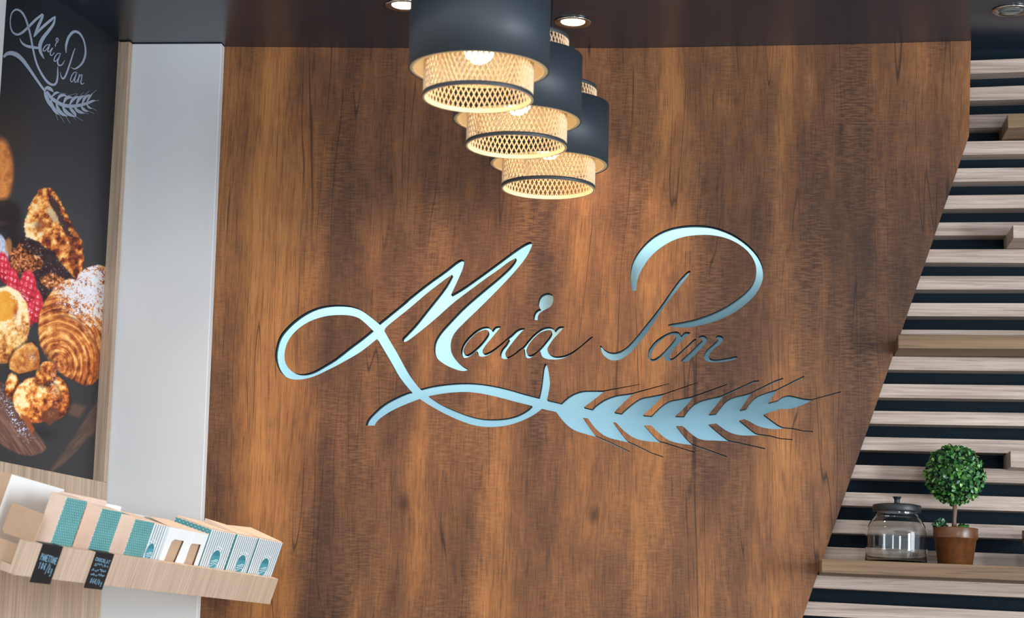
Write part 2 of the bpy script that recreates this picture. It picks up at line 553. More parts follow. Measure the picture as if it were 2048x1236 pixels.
M_OUT = """A 1030,222! 1300,2 B 200,575 400,415 560,300 640,236 690,207 712,213 716,240 700,300 672,365 640,435 605,510!
 700,455 850,350 1000,240 1150,130 1240,72 1285,57 1297,72 1290,105 1245,190 1150,310 1000,470 850,620 720,745 640,830 610,890 602,950 612,1010 650,1070 700,1115 757,1146!
 715,1160 650,1147 560,1107 490,1055 465,1010 461,960 470,905 510,835 580,755 720,610 900,455 1000,372 1100,280 1145,225 1158,197!
 1100,228 1000,302 900,372 700,520 600,600 500,690 400,775 300,855 225,908 205,912 190,898 190,882 220,850 300,765 400,640 500,515 560,435 598,370 614,338!
 560,374 400,497 250,625 100,745 45,795 A 1088,297! 1140,390 1200,490 1260,600 1310,690 1360,765 E 455,220!
 560,195 700,178 820,174 950,185 1100,215 1250,258 1357,285! 1375,200 1385,120 1395,50 1408,27 1420,45 1435,120 1440,180 1432,240 1418,302! 1525,328!
 F 240,385 330,340 410,320 500,316 655,316! 1105,236! 1106,243! 670,327! 560,415 418,522! 520,547!
 580,490 680,425 800,380 900,362 1015,346! 1200,296! 1475,226! 1476,233! 1028,357! 920,455 795,583! 880,600!
 950,535 1050,455 1130,410 1250,385 1410,352! 1830,212! 1832,219! 1405,366! 1350,430 1250,530 1150,620! 1255,628!
 1320,560 1400,490 1480,445 1600,420 1755,388 G 345,338! 725,203! 728,211! 350,352! 300,420 165,550! 258,552!
 310,480 380,415 460,380 560,355 665,328! 900,220! 1010,170! 1066,164! 1068,176! 1010,190! 905,235! 676,342! 640,390 525,532! 603,525!
 660,450 720,385 800,345 900,320 975,297! 1240,165! 1325,138! 1330,152! 1250,180! 985,305! 940,370 860,487! 930,470!
 970,410 1030,350 1100,315 1250,266! 1545,118! 1560,130! 1258,277! 1215,340 1168,408! 1270,380!
 1320,345 1380,328 1440,335 1540,360 1640,369! 1945,284! 1951,295! 1700,362! 1640,380! 1550,425 1430,468 1370,475 1300,475 1200,505 1118,533!
 1200,595 1280,650 1335,672! 1430,680! 1540,705! 1646,711! 1648,722! 1540,715! 1430,692! 1335,683! 1230,690 1130,678 1040,650 970,610 910,583! 855,597!
 940,665 1020,728 1075,745! 1180,758! 1300,790! 1427,798! 1430,809! 1300,800! 1180,770! 1080,758! 980,760 880,758 790,740 720,710 660,670 608,630! 525,640!
 600,705 680,770 735,808! 1132,896! 1134,908! 735,821! 600,815 470,808 400,785 330,735 280,690 243,657! 175,657!
 230,730 290,800 345,850! 460,890! 723,984! 722,995! 455,902! 345,862! 230,848 130,825 60,790 F 1310,805 1250,748! 1165,745!
 1230,820 1300,895 1355,940! 1430,960! 1790,1075! 1787,1084! 1425,972! 1355,955! 1230,945 1110,925 1030,895 960,850 890,790 820,712! 780,707!
 830,780 890,860 960,942! 1080,995! 1250,1080! 1402,1132! 1397,1142! 1240,1088! 1075,1005! 955,955! 850,930 750,905 660,865 590,810 530,745 470,660! 405,650!
 450,720 500,790 560,872! 730,945! 990,1068! 986,1079! 725,958! 550,882! 430,850 300,805 210,740 140,665 E 1490,395! 1380,370!
 1320,415 1230,460 1120,495 1000,508 880,498 760,460 640,405 540,350 453,295! 350,335 250,380 170,430 130,465 110,497! 43,497!
 60,450 110,395 180,335 270,285 350,250 388,240! A 1280,800 1215,715 1150,600 1080,480 1015,370!
 950,425 850,500 740,565 640,620 520,680 420,725 330,750 260,757 190,748 130,715 85,660 58,590 50,520 60,440 90,350 150,270 230,195 330,125 440,75 560,50 660,46 760,55 850,85 930,140 980,180"""
M_IN = ["A 970,283! 860,372 760,447 680,510 600,570 500,630 420,675 350,698 280,703 220,685 170,640 142,580 138,510 155,430 190,360 240,300 320,235 420,185 540,152 660,142 760,147 840,170 900,215",
        "E 517,275! 620,256 720,245 820,243 930,256 1080,290 1200,322 1303,347! 1260,385 1180,425 1090,445 1000,450 920,445 830,425 720,385 610,335"]
AIA = """C 655,467! 620,462 580,470 536,521! 520,495 490,472 440,470 380,490 310,535 230,610 170,690 145,760 143,810 155,845 185,870 215,868 260,845 300,815 345,780!
 355,820 375,845 415,855 460,845 520,815 590,765 660,705 720,650 755,628! 720,690 670,750 645,800 643,840 660,870 690,884 730,880 780,860 850,815 900,775 945,745!
 950,790 960,840 985,870 1015,875 1060,850 1110,810 1150,780! 1160,820 1185,855 1230,880 1300,890 1380,888 1460,870 1560,820 1660,745 1750,670 1815,615 1833,597 1815,597 1790,612 1720,675 1640,740 1550,800 1470,835 1400,848 1340,848 1290,830 1255,795 1245,750 1260,720 1320,630 1400,545 1465,468!
 1430,465 1390,472 1339,523! 1325,495 1290,475 1240,473 1180,490 1110,535 1040,600 985,665 940,720 880,765 820,815 770,845 735,860 715,850 707,820 720,780 770,710 850,610 920,530 958,498 955,488 930,486 900,490 850,515 790,570 740,610 690,655 610,718 530,775 470,805 435,815 415,800 418,770 450,715 520,630 590,545"""
AIA_IN = ["C 483,515 490,545 470,590 400,680 330,750 270,800 215,828 185,822 172,790 180,745 215,680 280,605 350,545 420,515 460,508",
          "C 1295,520 1300,545 1280,590 1210,680 1140,760 1080,810 1020,835 990,825 978,790 985,745 1020,680 1080,610 1150,550 1220,520 1270,512"]
DOT = "C 1270,40 1305,55 1320,90 1318,150 1300,195 1260,230 1200,260 1150,295 1128,325 1122,385! 1072,385! 1070,340 1085,290 1115,255 1155,237! 1140,218 1128,180 1135,130 1155,85 1190,55 1230,40"
PST = "D 828,428 826,417 812,419 790,437 740,490 680,570 600,685 540,765 460,865 380,965 310,1040 250,1080 200,1093 150,1085 110,1060 95,1038 82,1035! 88,1065 110,1110 150,1145 200,1158 260,1145 330,1095 400,1020 470,930 540,825 620,705 700,600 770,510"
PBO = """D 382,580! 345,584! 335,520 333,450 345,370 380,290 440,210 530,130 640,75 760,48 880,42 1000,52 1110,85 1210,135 1310,210 1380,290 1418,370 1428,440 1418,510 1380,590 1320,660 1230,735 1120,800 1000,845 880,875 780,887 700,883 640,868!
 650,860 720,848 850,822 980,780 1100,725 1210,655 1300,580 1350,510 1370,440 1365,370 1330,295 1270,230 1190,178 1090,140 980,123 870,125 760,142 660,180 560,245 480,325 420,420 390,500"""
AN1 = """H 990,148! 930,135 870,140 835,170 803,210! 780,165 745,132 690,125 600,140 500,180 400,240 300,315 220,410 170,490 155,570 160,640 190,690 240,708 310,695 390,650 465,590! 475,650 500,690 550,708 610,695 700,640 800,555 930,440 1050,330 1098,292 1092,270 1060,275 960,365 850,465 740,570 650,640 600,655 580,640 600,570 680,450 790,330 900,230"""
AN1_IN = ["H 700,220 690,260 620,350 520,460 420,565 330,635 250,668 205,655 200,610 230,530 300,420 400,310 500,230 590,195 660,188"]
AN2 = "H 1130,250 1150,222 1200,203 1250,203 1290,230 1305,270 1300,330 1260,385 1150,500 1040,610 960,690 930,710 870,712 790,700! 900,600 1010,500 1110,400 1190,320 1218,290 1205,265 1160,255"
AN3 = """H 1470,240 1500,210 1560,203 1610,225 1625,265 1600,330 1540,390 1450,460 1380,530 1345,590 1355,640 1400,668 1500,675 1640,655 1780,630 1870,605 1900,615 1885,650 1780,690 1640,715 1500,728 1380,725 1290,700 1250,650 1250,590 1280,520 1350,440 1440,365 1510,300 1525,280 1500,275"""

SIGN = [('letter', M_OUT, M_IN, 'turquoise letter M with the long looped swash and the wheat ear'),
        ('letter', AIA, AIA_IN, 'turquoise joined letters a i a'),
        ('letter', DOT, [], 'turquoise comma-shaped dot over the i'),
        ('letter', PST, [], 'turquoise stem of the letter P'),
        ('letter', PBO, [], 'turquoise round bowl of the letter P'),
        ('letter', AN1, AN1_IN, 'dark turquoise letter a'),
        ('letter', AN2, [], 'dark turquoise first stroke of the letter n'),
        ('letter', AN3, [], 'dark turquoise last stroke of the letter n')]


def xz(pts, y=0.0):
    return [(hy(px, py, y).x, hy(px, py, y).z) for px, py in pts]


def inside(P, loops):
    """even-odd test, P (n,2)"""
    r = np.zeros(len(P), bool)
    for L in loops:
        A = np.array(L); B = np.roll(A, -1, 0)
        for (x0, y0), (x1, y1) in zip(A, B):
            if y0 == y1: continue
            c = (y0 > P[:, 1]) != (y1 > P[:, 1])
            xi = x0 + (P[:, 1] - y0) * (x1 - x0) / (y1 - y0)
            r ^= c & (P[:, 0] < xi)
    return r


def slab(loops, y0, y1, mi_front, mi_side, extra=()):
    """prism with holes between the planes y0 (front) and y1"""
    vs, es = [], []
    for L in loops:
        k = len(vs); n = len(L)
        vs += [Vector(p) for p in L]
        es += [(k + i, k + (i + 1) % n) for i in range(n)]
    vs += [Vector(p) for p in extra]
    r = delaunay_2d_cdt(vs, es, [], 0, 1e-7)
    V, Fc = r[0], r[2]
    cen = np.array([[(V[a].x + V[b].x + V[c].x) / 3, (V[a].y + V[b].y + V[c].y) / 3] for a, b, c in Fc])
    ok = inside(cen, loops)
    mb = MB()
    nv = len(V)
    pts = [(v.x, y0, v.y) for v in V] + [(v.x, y1, v.y) for v in V]
    fs = []
    for f, k in zip(Fc, ok):
        if not k: continue
        a, b, c = f
        ar = (V[b].x - V[a].x) * (V[c].y - V[a].y) - (V[c].x - V[a].x) * (V[b].y - V[a].y)
        if ar < 0: a, c = c, a
        fs.append((a, b, c))
    mb.add(pts, fs, mi_front)
    mb.add(pts, [(c + nv, b + nv, a + nv) for a, b, c in fs], mi_front)
    cnt = {}
    for a, b, c in fs:
        for e in ((a, b), (b, c), (c, a)): cnt[e] = 1
    mb.add(pts, [(b, a, a + nv, b + nv) for (a, b) in cnt if (b, a) not in cnt], mi_side)
    return mb


shapes = []
allcut = []
for nm, out, ins, lab in SIGN:
    loops = [xz(smooth(parse(out)))] + [xz(smooth(parse(t))) for t in ins]
    shapes.append((nm, loops, lab)); allcut += loops

pr = hy(1942, 82); pk = hy(1938, 272); pb = hy(1605, 1236)
kk = (pb - pk) / (pb.z - pk.z)
zb = 0.9
pend = pk + kk * (zb - pk.z)
xl = min(xr0, xr1) - 0.014
outline = [(xl, zb), (pend.x, zb), (pk.x, pk.z), (pr.x, ceil_z(pr.x) - .0005)]
for px, py in ((1700, 88), (1260, 95.8), (800, 95.5), (460, 93)):
    p = hy(px, py); outline.append((p.x, p.z - .0005))
outline.append((xl, hy(440, 93).z))
panel = slab([outline] + allcut, 0.0, 0.018, 0, 1).build('wall_panel', [M['panel'], M['cut_edge']])
for p in panel.data.polygons:                           # outer edge banding
    c = p.center
    if p.material_index == 1 and (c.z < zb + .01 or c.x > pk.x - .01 or (c.x - pk.x) > kk.x * (c.z - pk.z) - .01):
        p.material_index = 2
panel.data.materials.append(M['panel_edge'])
tag(panel, 'large dark oak wall panel with slanted right edge and turquoise script sign', 'wall panel')
for nm, loops, lab in shapes:
    o = slab(loops, 0.0150, 0.0178, 0, 0).build(nm, [M['sheet']], panel)
    o['label'] = lab

# ------------------------------------------------------------------ oak slats on the navy wall
YS, YB = 0.022, 0.0795
SL_T = [  # (left px x, top y, bottom y, right top y, right bottom y) measured at the panel edge and at x = 2048
    (1941, 120.8, 147.4, 116.6, 143.5), (1940, 174.9, 201.4, 170.7, 198.5), (1938, 229.6, 255.8, 226.5, 254),
    (1936, 282.7, 309.8, 280.7, 307.9), (1913, 336.7, 363.6, 335, 362), (1890, 390.7, 417.6, 389, 416),
    (1868, 445, 470.9, 443.8, 470.5), (1845, 498.3, 524.8, 498.3, 525.8), (1820, 552, 579, 552, 579),
    (1798, 605.7, 632, 606.3, 633), (1776, 658.8, 685.6, 660.7, 687.7), (1780, 712.5, 739.4, 715, 742.3),
    (1757, 767.5, 795, 770.7, 798.6), (1741, 821.3, 847.2, 825.8, 852.3), (1725, 873.4, 900, 880.4, 907.3),
    (1704, 929.4, 956.4, 938.7, 966.7), (1680, 983.7, 1010.6, 994, 1022.8), (1662, 1038.3, 1066, 1051.2, 1078.2),
    (1640, 1093, 1120, 1108.4, 1136.5), (1635, 1149, 1176, 1166.3, 1195.2), (1612, 1202.5, 1230.5, 1223.8, 1253),
    (1592, 1256, 1284, 1280, 1309)]
rack = empty('slat_cladding', (0.6, YB, 0), 'pale oak horizontal slats spaced over the navy wall right of the panel', 'slat cladding')
XE = hy(2520, 600, YS).x
for k, (xl_, tl, bl, tr, br) in enumerate(SL_T):
    def edge(ya, yb):
        a, b = hy(xl_, ya, YS), hy(2048, yb, YS)
        s = (b.z - a.z) / (b.x - a.x)
        return lambda x: a.z + s * (x - a.x)
    top, bot = edge(tl, tr), edge(bl, br)
    x0 = hy(xl_, tl, YS).x - 0.06
    x1 = XE
    m = MB()
    m.hexa([(x0, YS, bot(x0)), (x1, YS, bot(x1)), (x1, YB, bot(x1)), (x0, YB, bot(x0)),
            (x0, YS, top(x0)), (x1, YS, top(x1)), (x1, YB, top(x1)), (x0, YB, top(x0))])
    o = m.build('slat', [M['slat']], None, bevel=.0008)
    o.parent = rack
    o.matrix_parent_inverse = Matrix.Translation((-0.6, -YB, 0))


def ledge(name, px0, tl, tr, bl, br, yf, mat, label, yb=0.074):
    """a board pushed into the gap between two slats, front face traced at depth yf"""
    a, b = hy(px0, tl, yf), hy(2048, tr, yf)
    c, d = hy(px0, bl, yf), hy(2048, br, yf)
    x0, x1 = (a.x + c.x) / 2, XE + .05
    st = (b.z - a.z) / (b.x - a.x); sb = (d.z - c.z) / (d.x - c.x)
    zt = lambda x: a.z + st * (x - a.x)
    zb_ = lambda x: c.z + sb * (x - c.x)
    m = MB()
    m.hexa([(x0, yf, zb_(x0)), (x1, yf, zb_(x1)), (x1, yb, zb_(x1)), (x0, yb, zb_(x0)),
            (x0, yf, zt(x0)), (x1, yf, zt(x1)), (x1, yb, zt(x1)), (x0, yb, zt(x0))])
    o = m.build(name, [mat], None, bevel=.001)
    tag(o, label, 'shelf', 'ledges between the slats')
    return zt, x0


ledge('ledge', 2015.6, 229, 226.7, 255.8, 254, -.100, M['shelf_oak'], 'short brown oak ledge highest among the slats at right')
ledge('ledge', 2026.3, 449.7, 449.7, 476.2, 476.5, -.108, M['slat'], 'short pale oak ledge between the slats beside the panel slant')
ledge('ledge', 1796.5, 669, 670.4, 696.3, 698, -.112, M['shelf_oak'], 'long empty brown oak ledge above the topiary')
ledge('ledge', 2021, 901.4, 902.5, 934, 935.4, -.060, M['slat'], 'short pale oak ledge right beside the topiary ball')
zt_shelf, _ = ledge('ledge', 1643.5, 1117.6, 1133.5, 1145, 1162, -.150, M['shelf_oak'], 'long brown oak ledge carrying the glass jar and topiary pot')

# ------------------------------------------------------------------ glass jar
def px_scale(y, px=1800, py=1050):
    return (hy(px, py, y) - hy(px + 1, py, y)).length


YJ = -0.066
sc = px_scale(YJ)
xj = hy(1720 + 343 / 4.754, 1120, YJ).x
zj = zt_shelf(xj) + .0004
R = lambda zoomed: zoomed / 4.754 * sc
SLP = math.atan(zt_shelf(1) - zt_shelf(0))
JM = lambda p: Matrix.Translation(p) @ Matrix.Rotation(-SLP, 4, 'Y')
jar = empty('glass_jar', None, mat=JM((xj, YJ, zj)), label='clear glass storage jar with black knob lid on the brown ledge', cat='jar')
tk = .0026
H = R(490) / math.cos(math.radians(3))
outer = [(0.0, 0.0), (R(286), 0.0), (R(296), R(8)), (R(297), R(150)), (R(297), R(270)), (R(290), R(318)), (R(272), R(362)),
         (R(243), R(408)), (R(216), R(440)), (R(206), R(462)), (R(206), R(488)), (R(212), R(496))]
inner = [(r - tk if r > .01 else 0.0, z + (.004 if i == 0 or i == 1 else 0.0)) for i, (r, z) in enumerate(outer)]
inner[1] = (outer[1][0] - .004, .004); inner[2] = (outer[2][0] - tk, R(8) + .004)


def dense(prof, k=5):
    pts = [(r, z, False) for r, z in prof]
    n = len(pts); res = []
    for i in range(n - 1):
        p0 = np.array(pts[max(i - 1, 0)][:2]); p1 = np.array(pts[i][:2]); p2 = np.array(pts[i + 1][:2]); p3 = np.array(pts[min(i + 2, n - 1)][:2])
        for j in range(k):
            t = j / k
            res.append(tuple(0.5 * ((2 * p1) + (-p0 + p2) * t + (2 * p0 - 5 * p1 + 4 * p2 - p3) * t * t + (-p0 + 3 * p1 - 3 * p2 + p3) * t**3)))
    res.append(pts[-1][:2]); return res


do = outer[:3] + dense(outer[3:], 4)
di = inner[:3] + dense(inner[3:], 4)
m = MB(); m.lathe(do + di[::-1], 72); o = m.build('glass_body', M['glass'], jar, fix=True)
m = MB()
zl = R(493)
m.lathe([(0, zl), (R(229), zl), (R(232), zl + R(5)), (R(232), zl + R(58)), (R(228), zl + R(64)), (R(190), zl + R(68)), (R(186), zl + R(72)), (0, zl + R(73))], 64)
lid = m.build('lid', M['black'], jar)
m = MB()
zk = zl + R(73)
m.lathe([(0, zk - .0005), (R(30), zk - .0005), (R(27), zk + R(20)), (R(27), zk + R(42)), (R(34), zk + R(60)), (R(42), zk + R(68)), (R(42), zk + R(73)), (R(34), zk + R(76)), (0, zk + R(77))], 32)
m.build('knob', M['black'], lid)

# ------------------------------------------------------------------ topiary in a clay pot
YT = -0.072
sc = px_scale(YT)
xp = hy(1720 + 905 / 4.754, 1126, YT).x
zp = zt_shelf(xp) + .0004


def make_pot(name, loc, label, cat):
    root = empty(name, None, label, cat, mat=JM(loc))
    m = MB()
    prof = [(0, 0), (R(158), 0), (R(164), R(6)), (R(198), R(248)), (R(210), R(252)), (R(212), R(258)), (R(214), R(350)), (R(211), R(357)), (R(200), R(357)), (R(196), R(340)), (0, R(338))]
    m.lathe(prof, 56); m.build('pot', M['pot'], root)
    return root


top = make_pot('topiary', (xp, YT, zp), 'round green boxwood topiary in a brown clay pot', 'potted plant')
bc = Vector((R(-13), 0, R(870)))
rb = R(312)
m = MB()
m.tube([(R(-10), 0, R(330)), (R(-14), 0.001, R(430)), (R(-8), -.001, R(520)), (R(-12), 0, R(640))], [R(27), R(22), R(22), R(20)], 10)
m.build('trunk', M['bark'], top)


def leaves(spots, name, parent, size=R(27)):
    vs, fs, tint = [], [], []
    for p, nrm, s, tn in spots:
        nrm = nrm.normalized()
        a = nrm.orthogonal().normalized()
        a.rotate(Matrix.Rotation(random.uniform(0, 2 * PI), 3, nrm))
        up = (a + nrm * random.uniform(0.2, 1.1)).normalized()
        sd = up.cross(nrm).normalized()
        nn = sd.cross(up)
        L, Wd = size * s * random.uniform(1.5, 2.1), size * s * random.uniform(.48, .68)
        k = len(vs)
        for (u, w, h) in ((0, 0, 0), (.3, .8, .12), (.65, 1, .16), (.92, .5, .05), (1, 0, -.02), (.92, -.5, .05), (.65, -1, .16), (.3, -.8, .12), (.5, 0, -.06)):
            vs.append(p + up * (u * L) + sd * (w * Wd) + nn * (h * Wd * 1.3))
            tint.append(tn)
        for q in range(8):
            fs.append((k + q, k + (q + 1) % 8, k + 8))
    me = bpy.data.meshes.new(name)
    me.from_pydata([tuple(v) for v in vs], [], fs)
    me.polygons.foreach_set('use_smooth', [True] * len(fs))
    at = me.attributes.new('tint', 'FLOAT', 'POINT'); at.data.foreach_set('value', tint)
    return link(name, me, [M['leaf']], parent)


spots = []
N = 1900
for i in range(N):
    z = 1 - 2 * (i + .5) / N; r = math.sqrt(1 - z * z); a = i * 2.399963
    d = (Vector((r * math.cos(a), r * math.sin(a), z)) + Vector((random.gauss(0, .10), random.gauss(0, .10), random.gauss(0, .10)))).normalized()
    lay = random.random()
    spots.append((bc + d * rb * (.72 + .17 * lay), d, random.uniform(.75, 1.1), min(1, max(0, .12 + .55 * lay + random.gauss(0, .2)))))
fo = leaves(spots, 'foliage', top); fo['kind'] = 'stuff'
m = MB()
vs = []
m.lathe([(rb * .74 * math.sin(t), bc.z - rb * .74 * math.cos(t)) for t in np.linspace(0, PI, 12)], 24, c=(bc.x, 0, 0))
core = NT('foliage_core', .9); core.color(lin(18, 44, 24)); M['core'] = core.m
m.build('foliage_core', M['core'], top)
spots = []
for i in range(60):
    d = Vector((random.gauss(0, 1), random.gauss(0, 1), abs(random.gauss(0, 1)) + .3)).normalized()
    spots.append((Vector((R(-148), R(-60), R(350))) + Vector((d.x * R(50), d.y * R(50), d.z * R(56))), d, random.uniform(.8, 1.15), random.uniform(.05, .5)))
for i in range(34):
    d = Vector((random.gauss(0, 1), random.gauss(0, 1), abs(random.gauss(0, 1)) + .3)).normalized()
    spots.append((Vector((R(80), R(70), R(352))) + Vector((d.x * R(34), d.y * R(34), d.z * R(26))), d, random.uniform(.7, 1.0), random.uniform(.05, .6)))
sp = leaves(spots, 'small_sprigs', top); sp['kind'] = 'stuff'
m = MB()
m.lathe([(R(74) * math.sin(t), R(338) + R(44) * math.cos(t)) for t in np.linspace(0, PI / 2, 8)], 28, c=(R(62), R(-60), 0))
m.build('moss', M['moss'], top)

xq = hy(2044.5 + 44.5, 1130, YT).x
pot2 = make_pot('clay_pot', (xq, YT, zt_shelf(xq) + .0004), 'brown clay pot at the right end of the brown ledge, cut off by the frame', 'pot')
for c_ in list(pot2.children): c_.name = 'pot_body'

# ------------------------------------------------------------------ pendant lamps
def ribbon_mesh():
    """expanded-metal cylinder: two families of helical strands"""
    mb = MB()
    Rm, z0, z1, n, rows = .1040, -.052, .180, 62, 21
    hgt = (z1 - z0) / rows
    for fam in (1, -1):
        for k in range(n):
            vs, fs = [], []
            for r in range(rows + 1):
                a = 2 * PI * (k + fam * r * .5) / n
                c, s = math.cos(a), math.sin(a)
                for dz, dr in ((-.0030, 0), (0, .0016), (.0030, 0), (0, -.0016)):
                    vs.append(((Rm + dr) * c, (Rm + dr) * s, z0 + r * hgt + dz))
            for r in range(rows):
                for q in range(4):
                    q2 = (q + 1) % 4
                    f = (r * 4 + q, r * 4 + q2, r * 4 + 4 + q2, r * 4 + 4 + q)
                    fs.append(f if fam > 0 else f[::-1])
            mb.add(vs, fs, 0, False)
    return mb


def make_lamp():
    root = empty('pendant_lamp')
    rd = .135
    m = MB()
    m.lathe([(rd - .0018, 0), (rd, 0), (rd, .14), (rd - .0018, .14)], 96)
    m.build('drum_shade', [M['shade_out']], root)
    m = MB()
    m.lathe([(rd - .0020, .139), (rd - .0020, .0005), (rd - .010, .0002), (rd - .010, .002), (rd - .004, .003)], 96)
    m.build('inner_lining', [M['shade_in']], root)
    ribbon_mesh().build('mesh_cylinder', [M['mesh']], root)
    for z in (-.0525, .178):                            # bottom and top hoop of the mesh
        m = MB()
        m.lathe([(.1020, z - .004), (.1060, z - .004), (.1060, z + .004), (.1020, z + .004)], 96, closed=True)
        m.build('rim_band', [M['ring']], root)
    m = MB()
    m.lathe([(.1016, -.0568), (.1058, -.0568), (.1058, -.0562), (.1016, -.0562)], 96, closed=True)
    m.lathe([(.1016, -.0568), (.1016, -.0480)], 96)
    m.build('rim_lining', [M['mesh']], root)
    m = MB()
    for k in range(3):
        a = 2 * PI * k / 3 + .4
        m.tube([(0.02 * math.cos(a), .02 * math.sin(a), .128), (rd * .985 * math.cos(a), rd * .985 * math.sin(a), .128)], .002, 6)
    m.build('spider', [M['ring']], root)
    m = MB()
    m.lathe([(0, .081), (.020, .081), (.022, .090), (.022, .135), (.016, .142), (0, .142)], 32)
    m.build('lamp_holder', [M['ring']], root)
    m = MB()
    m.lathe([(.029 * math.sin(t), 0.042 - .029 * math.cos(t)) for t in np.linspace(0, PI * .86, 16)] + [(.013, .082)], 32)
    m.build('bulb', [M['bulb']], root)
    return root


def add_cord(root, loc):
    m = MB(); zt = ceil_z(loc.x)
    m.tube([(0, 0, .142), (0, 0, zt - loc.z - .0005)], .0028, 8)
    m.build('cord', [M['cable']], root)
    m = MB(); m.lathe([(0, zt - loc.z - .022), (.04, zt - loc.z - .022), (.045, zt - loc.z - .0005)], 32)
    m.build('ceiling_rose', [M['ring']], root)


def at_depth(px, py, dist):
    d = ray(px, py)
    return CAM + d * dist                       # d has unit depth along the view axis


def copy_tree(o, parent=None):
    c = o.copy(); COL.objects.link(c); c.parent = parent
    for ch in list(o.children): copy_tree(ch, c)
    return c


lamps = [(957.5, 141, 4.02, 'nearest and largest dark drum pendant lamp, cut off by the photo top'),
         (1034, 242, 4.41, 'middle of the three dark drum pendant lamps'),
         (1097.5, 330, 4.76, 'farthest and lowest of the three drum pendant lamps')]
proto = make_lamp()
roots = [proto] + [copy_tree(proto) for _ in lamps[1:]]
for root, (px, py, dd, lab) in zip(roots, lamps):
    p = at_depth(px, py, dd)
    root.location = p
    tag(root, lab, 'pendant lamp', 'pendant lamps in a row')
    add_cord(root, p)
    l = bpy.data.lights.new('bulb_light', 'POINT'); l.energy = 1.0; l.color = (1.0, .74, .44); l.shadow_soft_size = .03
    lo = bpy.data.objects.new('bulb_light', l); lo.location = p + Vector((0, 0, .006)); COL.objects.link(lo)

# ------------------------------------------------------------------ recessed downlights
def downlight(px, py, label, lit):
    p = hz(px, py, ZC)
    p.z = ceil_z(p.x)
    root = empty('downlight', p, label, 'downlight', 'recessed ceiling spots')
    m = MB()
    m.lathe([(.036, -.0035), (.042, -.0055), (.047, -.003), (.047, -.0004), (.030, -.0004), (.030, -.002)], 48, closed=True)
    m.build('bezel', [M['chrome']], root)
    m = MB()
    m.lathe([(0, -.0030), (.020, -.0034), (.0292, -.0022), (.0292, -.0006), (0, -.0006)], 40)
    m.build('lens', [M['spot_on'] if lit else M['spot_off']], root)
    if lit:
        l = bpy.data.lights.new('downlight_beam', 'SPOT'); l.energy = 44; l.color = (1.0, .80, .56)
        l.spot_size = math.radians(95); l.spot_blend = .8; l.shadow_soft_size = .03
        lo = bpy.data.objects.new('downlight_beam', l); lo.location = p + Vector((0, 0, -.012)); COL.objects.link(lo)
    return root


downlight(808, 9, 'lit ceiling spot left of the nearest pendant lamp', True)
downlight(1146, 41, 'lit ceiling spot right of the nearest pendant lamp', True)
downlight(2023, 30, 'unlit ceiling spot above the slats at right', False)

# ------------------------------------------------------------------ tilted tray with cake boxes
TAU = math.radians(17.5)
TN = (NL * math.cos(TAU) - ZV * math.sin(TAU))
TW = (ZV * math.cos(TAU) + NL * math.sin(TAU))
TQ = hy(557, 1158, -.12)
TU = (U - TW * .0089).normalized()                     # it hangs a touch higher at the near end
TW = TN.cross(TU).normalized()
if TW.z < 0: TW = -TW
TM = Matrix((TU, TN, TW)).transposed()                   # local x along u, y out of the front, z up the face
TMAT = Matrix.Translation(TQ) @ TM.to_4x4()


def tl(px, py, n=0.0):
    """photo pixel on the tray-parallel plane at local y = n -> local (u, w)"""
    p = hit(px, py, TQ + TN * n, TN) - TQ
    return p.dot(TU), p.dot(TW)


TL = 1.345
tray = empty('display_tray', label='long pale oak display tray tipped forward on the left wall holding cake boxes', cat='display tray', mat=TMAT)
FH = .066
m = MB(); m.box(-TL, 0, -.016, 0, -FH, 0); m.build('front_board', [M['tray']], tray, bevel=.0006)
m = MB(); m.box(-TL, -.0, -.232, -.0165, -FH, -FH + .016); m.build('bottom_board', [M['tray']], tray, bevel=.0006)
m = MB(); m.box(-TL, -.0, -.232, -.218, -FH + .0165, -.004); m.build('back_board', [M['tray']], tray, bevel=.0006)
m = MB(); m.box(-TL + .012, -TL + .02, -.2175, -.0165, -FH + .0165, -.012); m.build('end_panel', [M['card']], tray)
inv = TMAT.inverted()
for s in (-.30, -.95):                                  # arms back to the wall, behind the boxes
    a = TQ + TU * s + TN * -.22 + TW * -.045
    dd = (a - P0).dot(NL)
    b = a - NL * (dd - .001)
    m = MB(); m.tube([inv @ a, inv @ b], .011, 10); m.build('wall_arm', [M['tray']], tray)

FN = -.019                                              # local y of the box fronts
ZF = -FH + .0166                                        # local z of the tray floor


def uvquad(me):
    pass


def card_box(name, u0, u1, n0, n1, z1, mats, label, rot=0.0, z0=ZF, group='cake boxes in the tray', extra=None):
    """carton with its own material per side: mats = front, near, far, top, back"""
    root = empty(name, label=label, cat='box', group=group,
                 mat=TMAT @ Matrix.Translation((u0, n1, z0)) @ Matrix.Rotation(rot, 4, 'Z'))
    w, d, h = u1 - u0, n1 - n0, z1 - z0
    me = bpy.data.meshes.new('carton')
    v = [(0, -d, 0), (w, -d, 0), (w, 0, 0), (0, 0, 0), (0, -d, h), (w, -d, h), (w, 0, h), (0, 0, h)]
    f = [(3, 2, 6, 7), (0, 3, 7, 4), (2, 1, 5, 6), (4, 7, 6, 5), (1, 0, 4, 5), (0, 1, 2, 3)]
    me.from_pydata(v, [], f)
    uv = me.uv_layers.new(name='UVMap')
    for p in me.polygons:
        for li in p.loop_indices:
            co = v[me.loops[li].vertex_index]
            uv.data[li].uv = (co[0], co[2]) if p.index in (0, 4) else ((co[1], co[2]) if p.index in (1, 2) else (co[0], co[1]))
        p.material_index = p.index if p.index < 5 else 4
    o = link('carton', me, [M[x] for x in mats], root)
    md = o.modifiers.new('bevel', 'BEVEL'); md.width = .0008; md.segments = 1
    return root, w, h


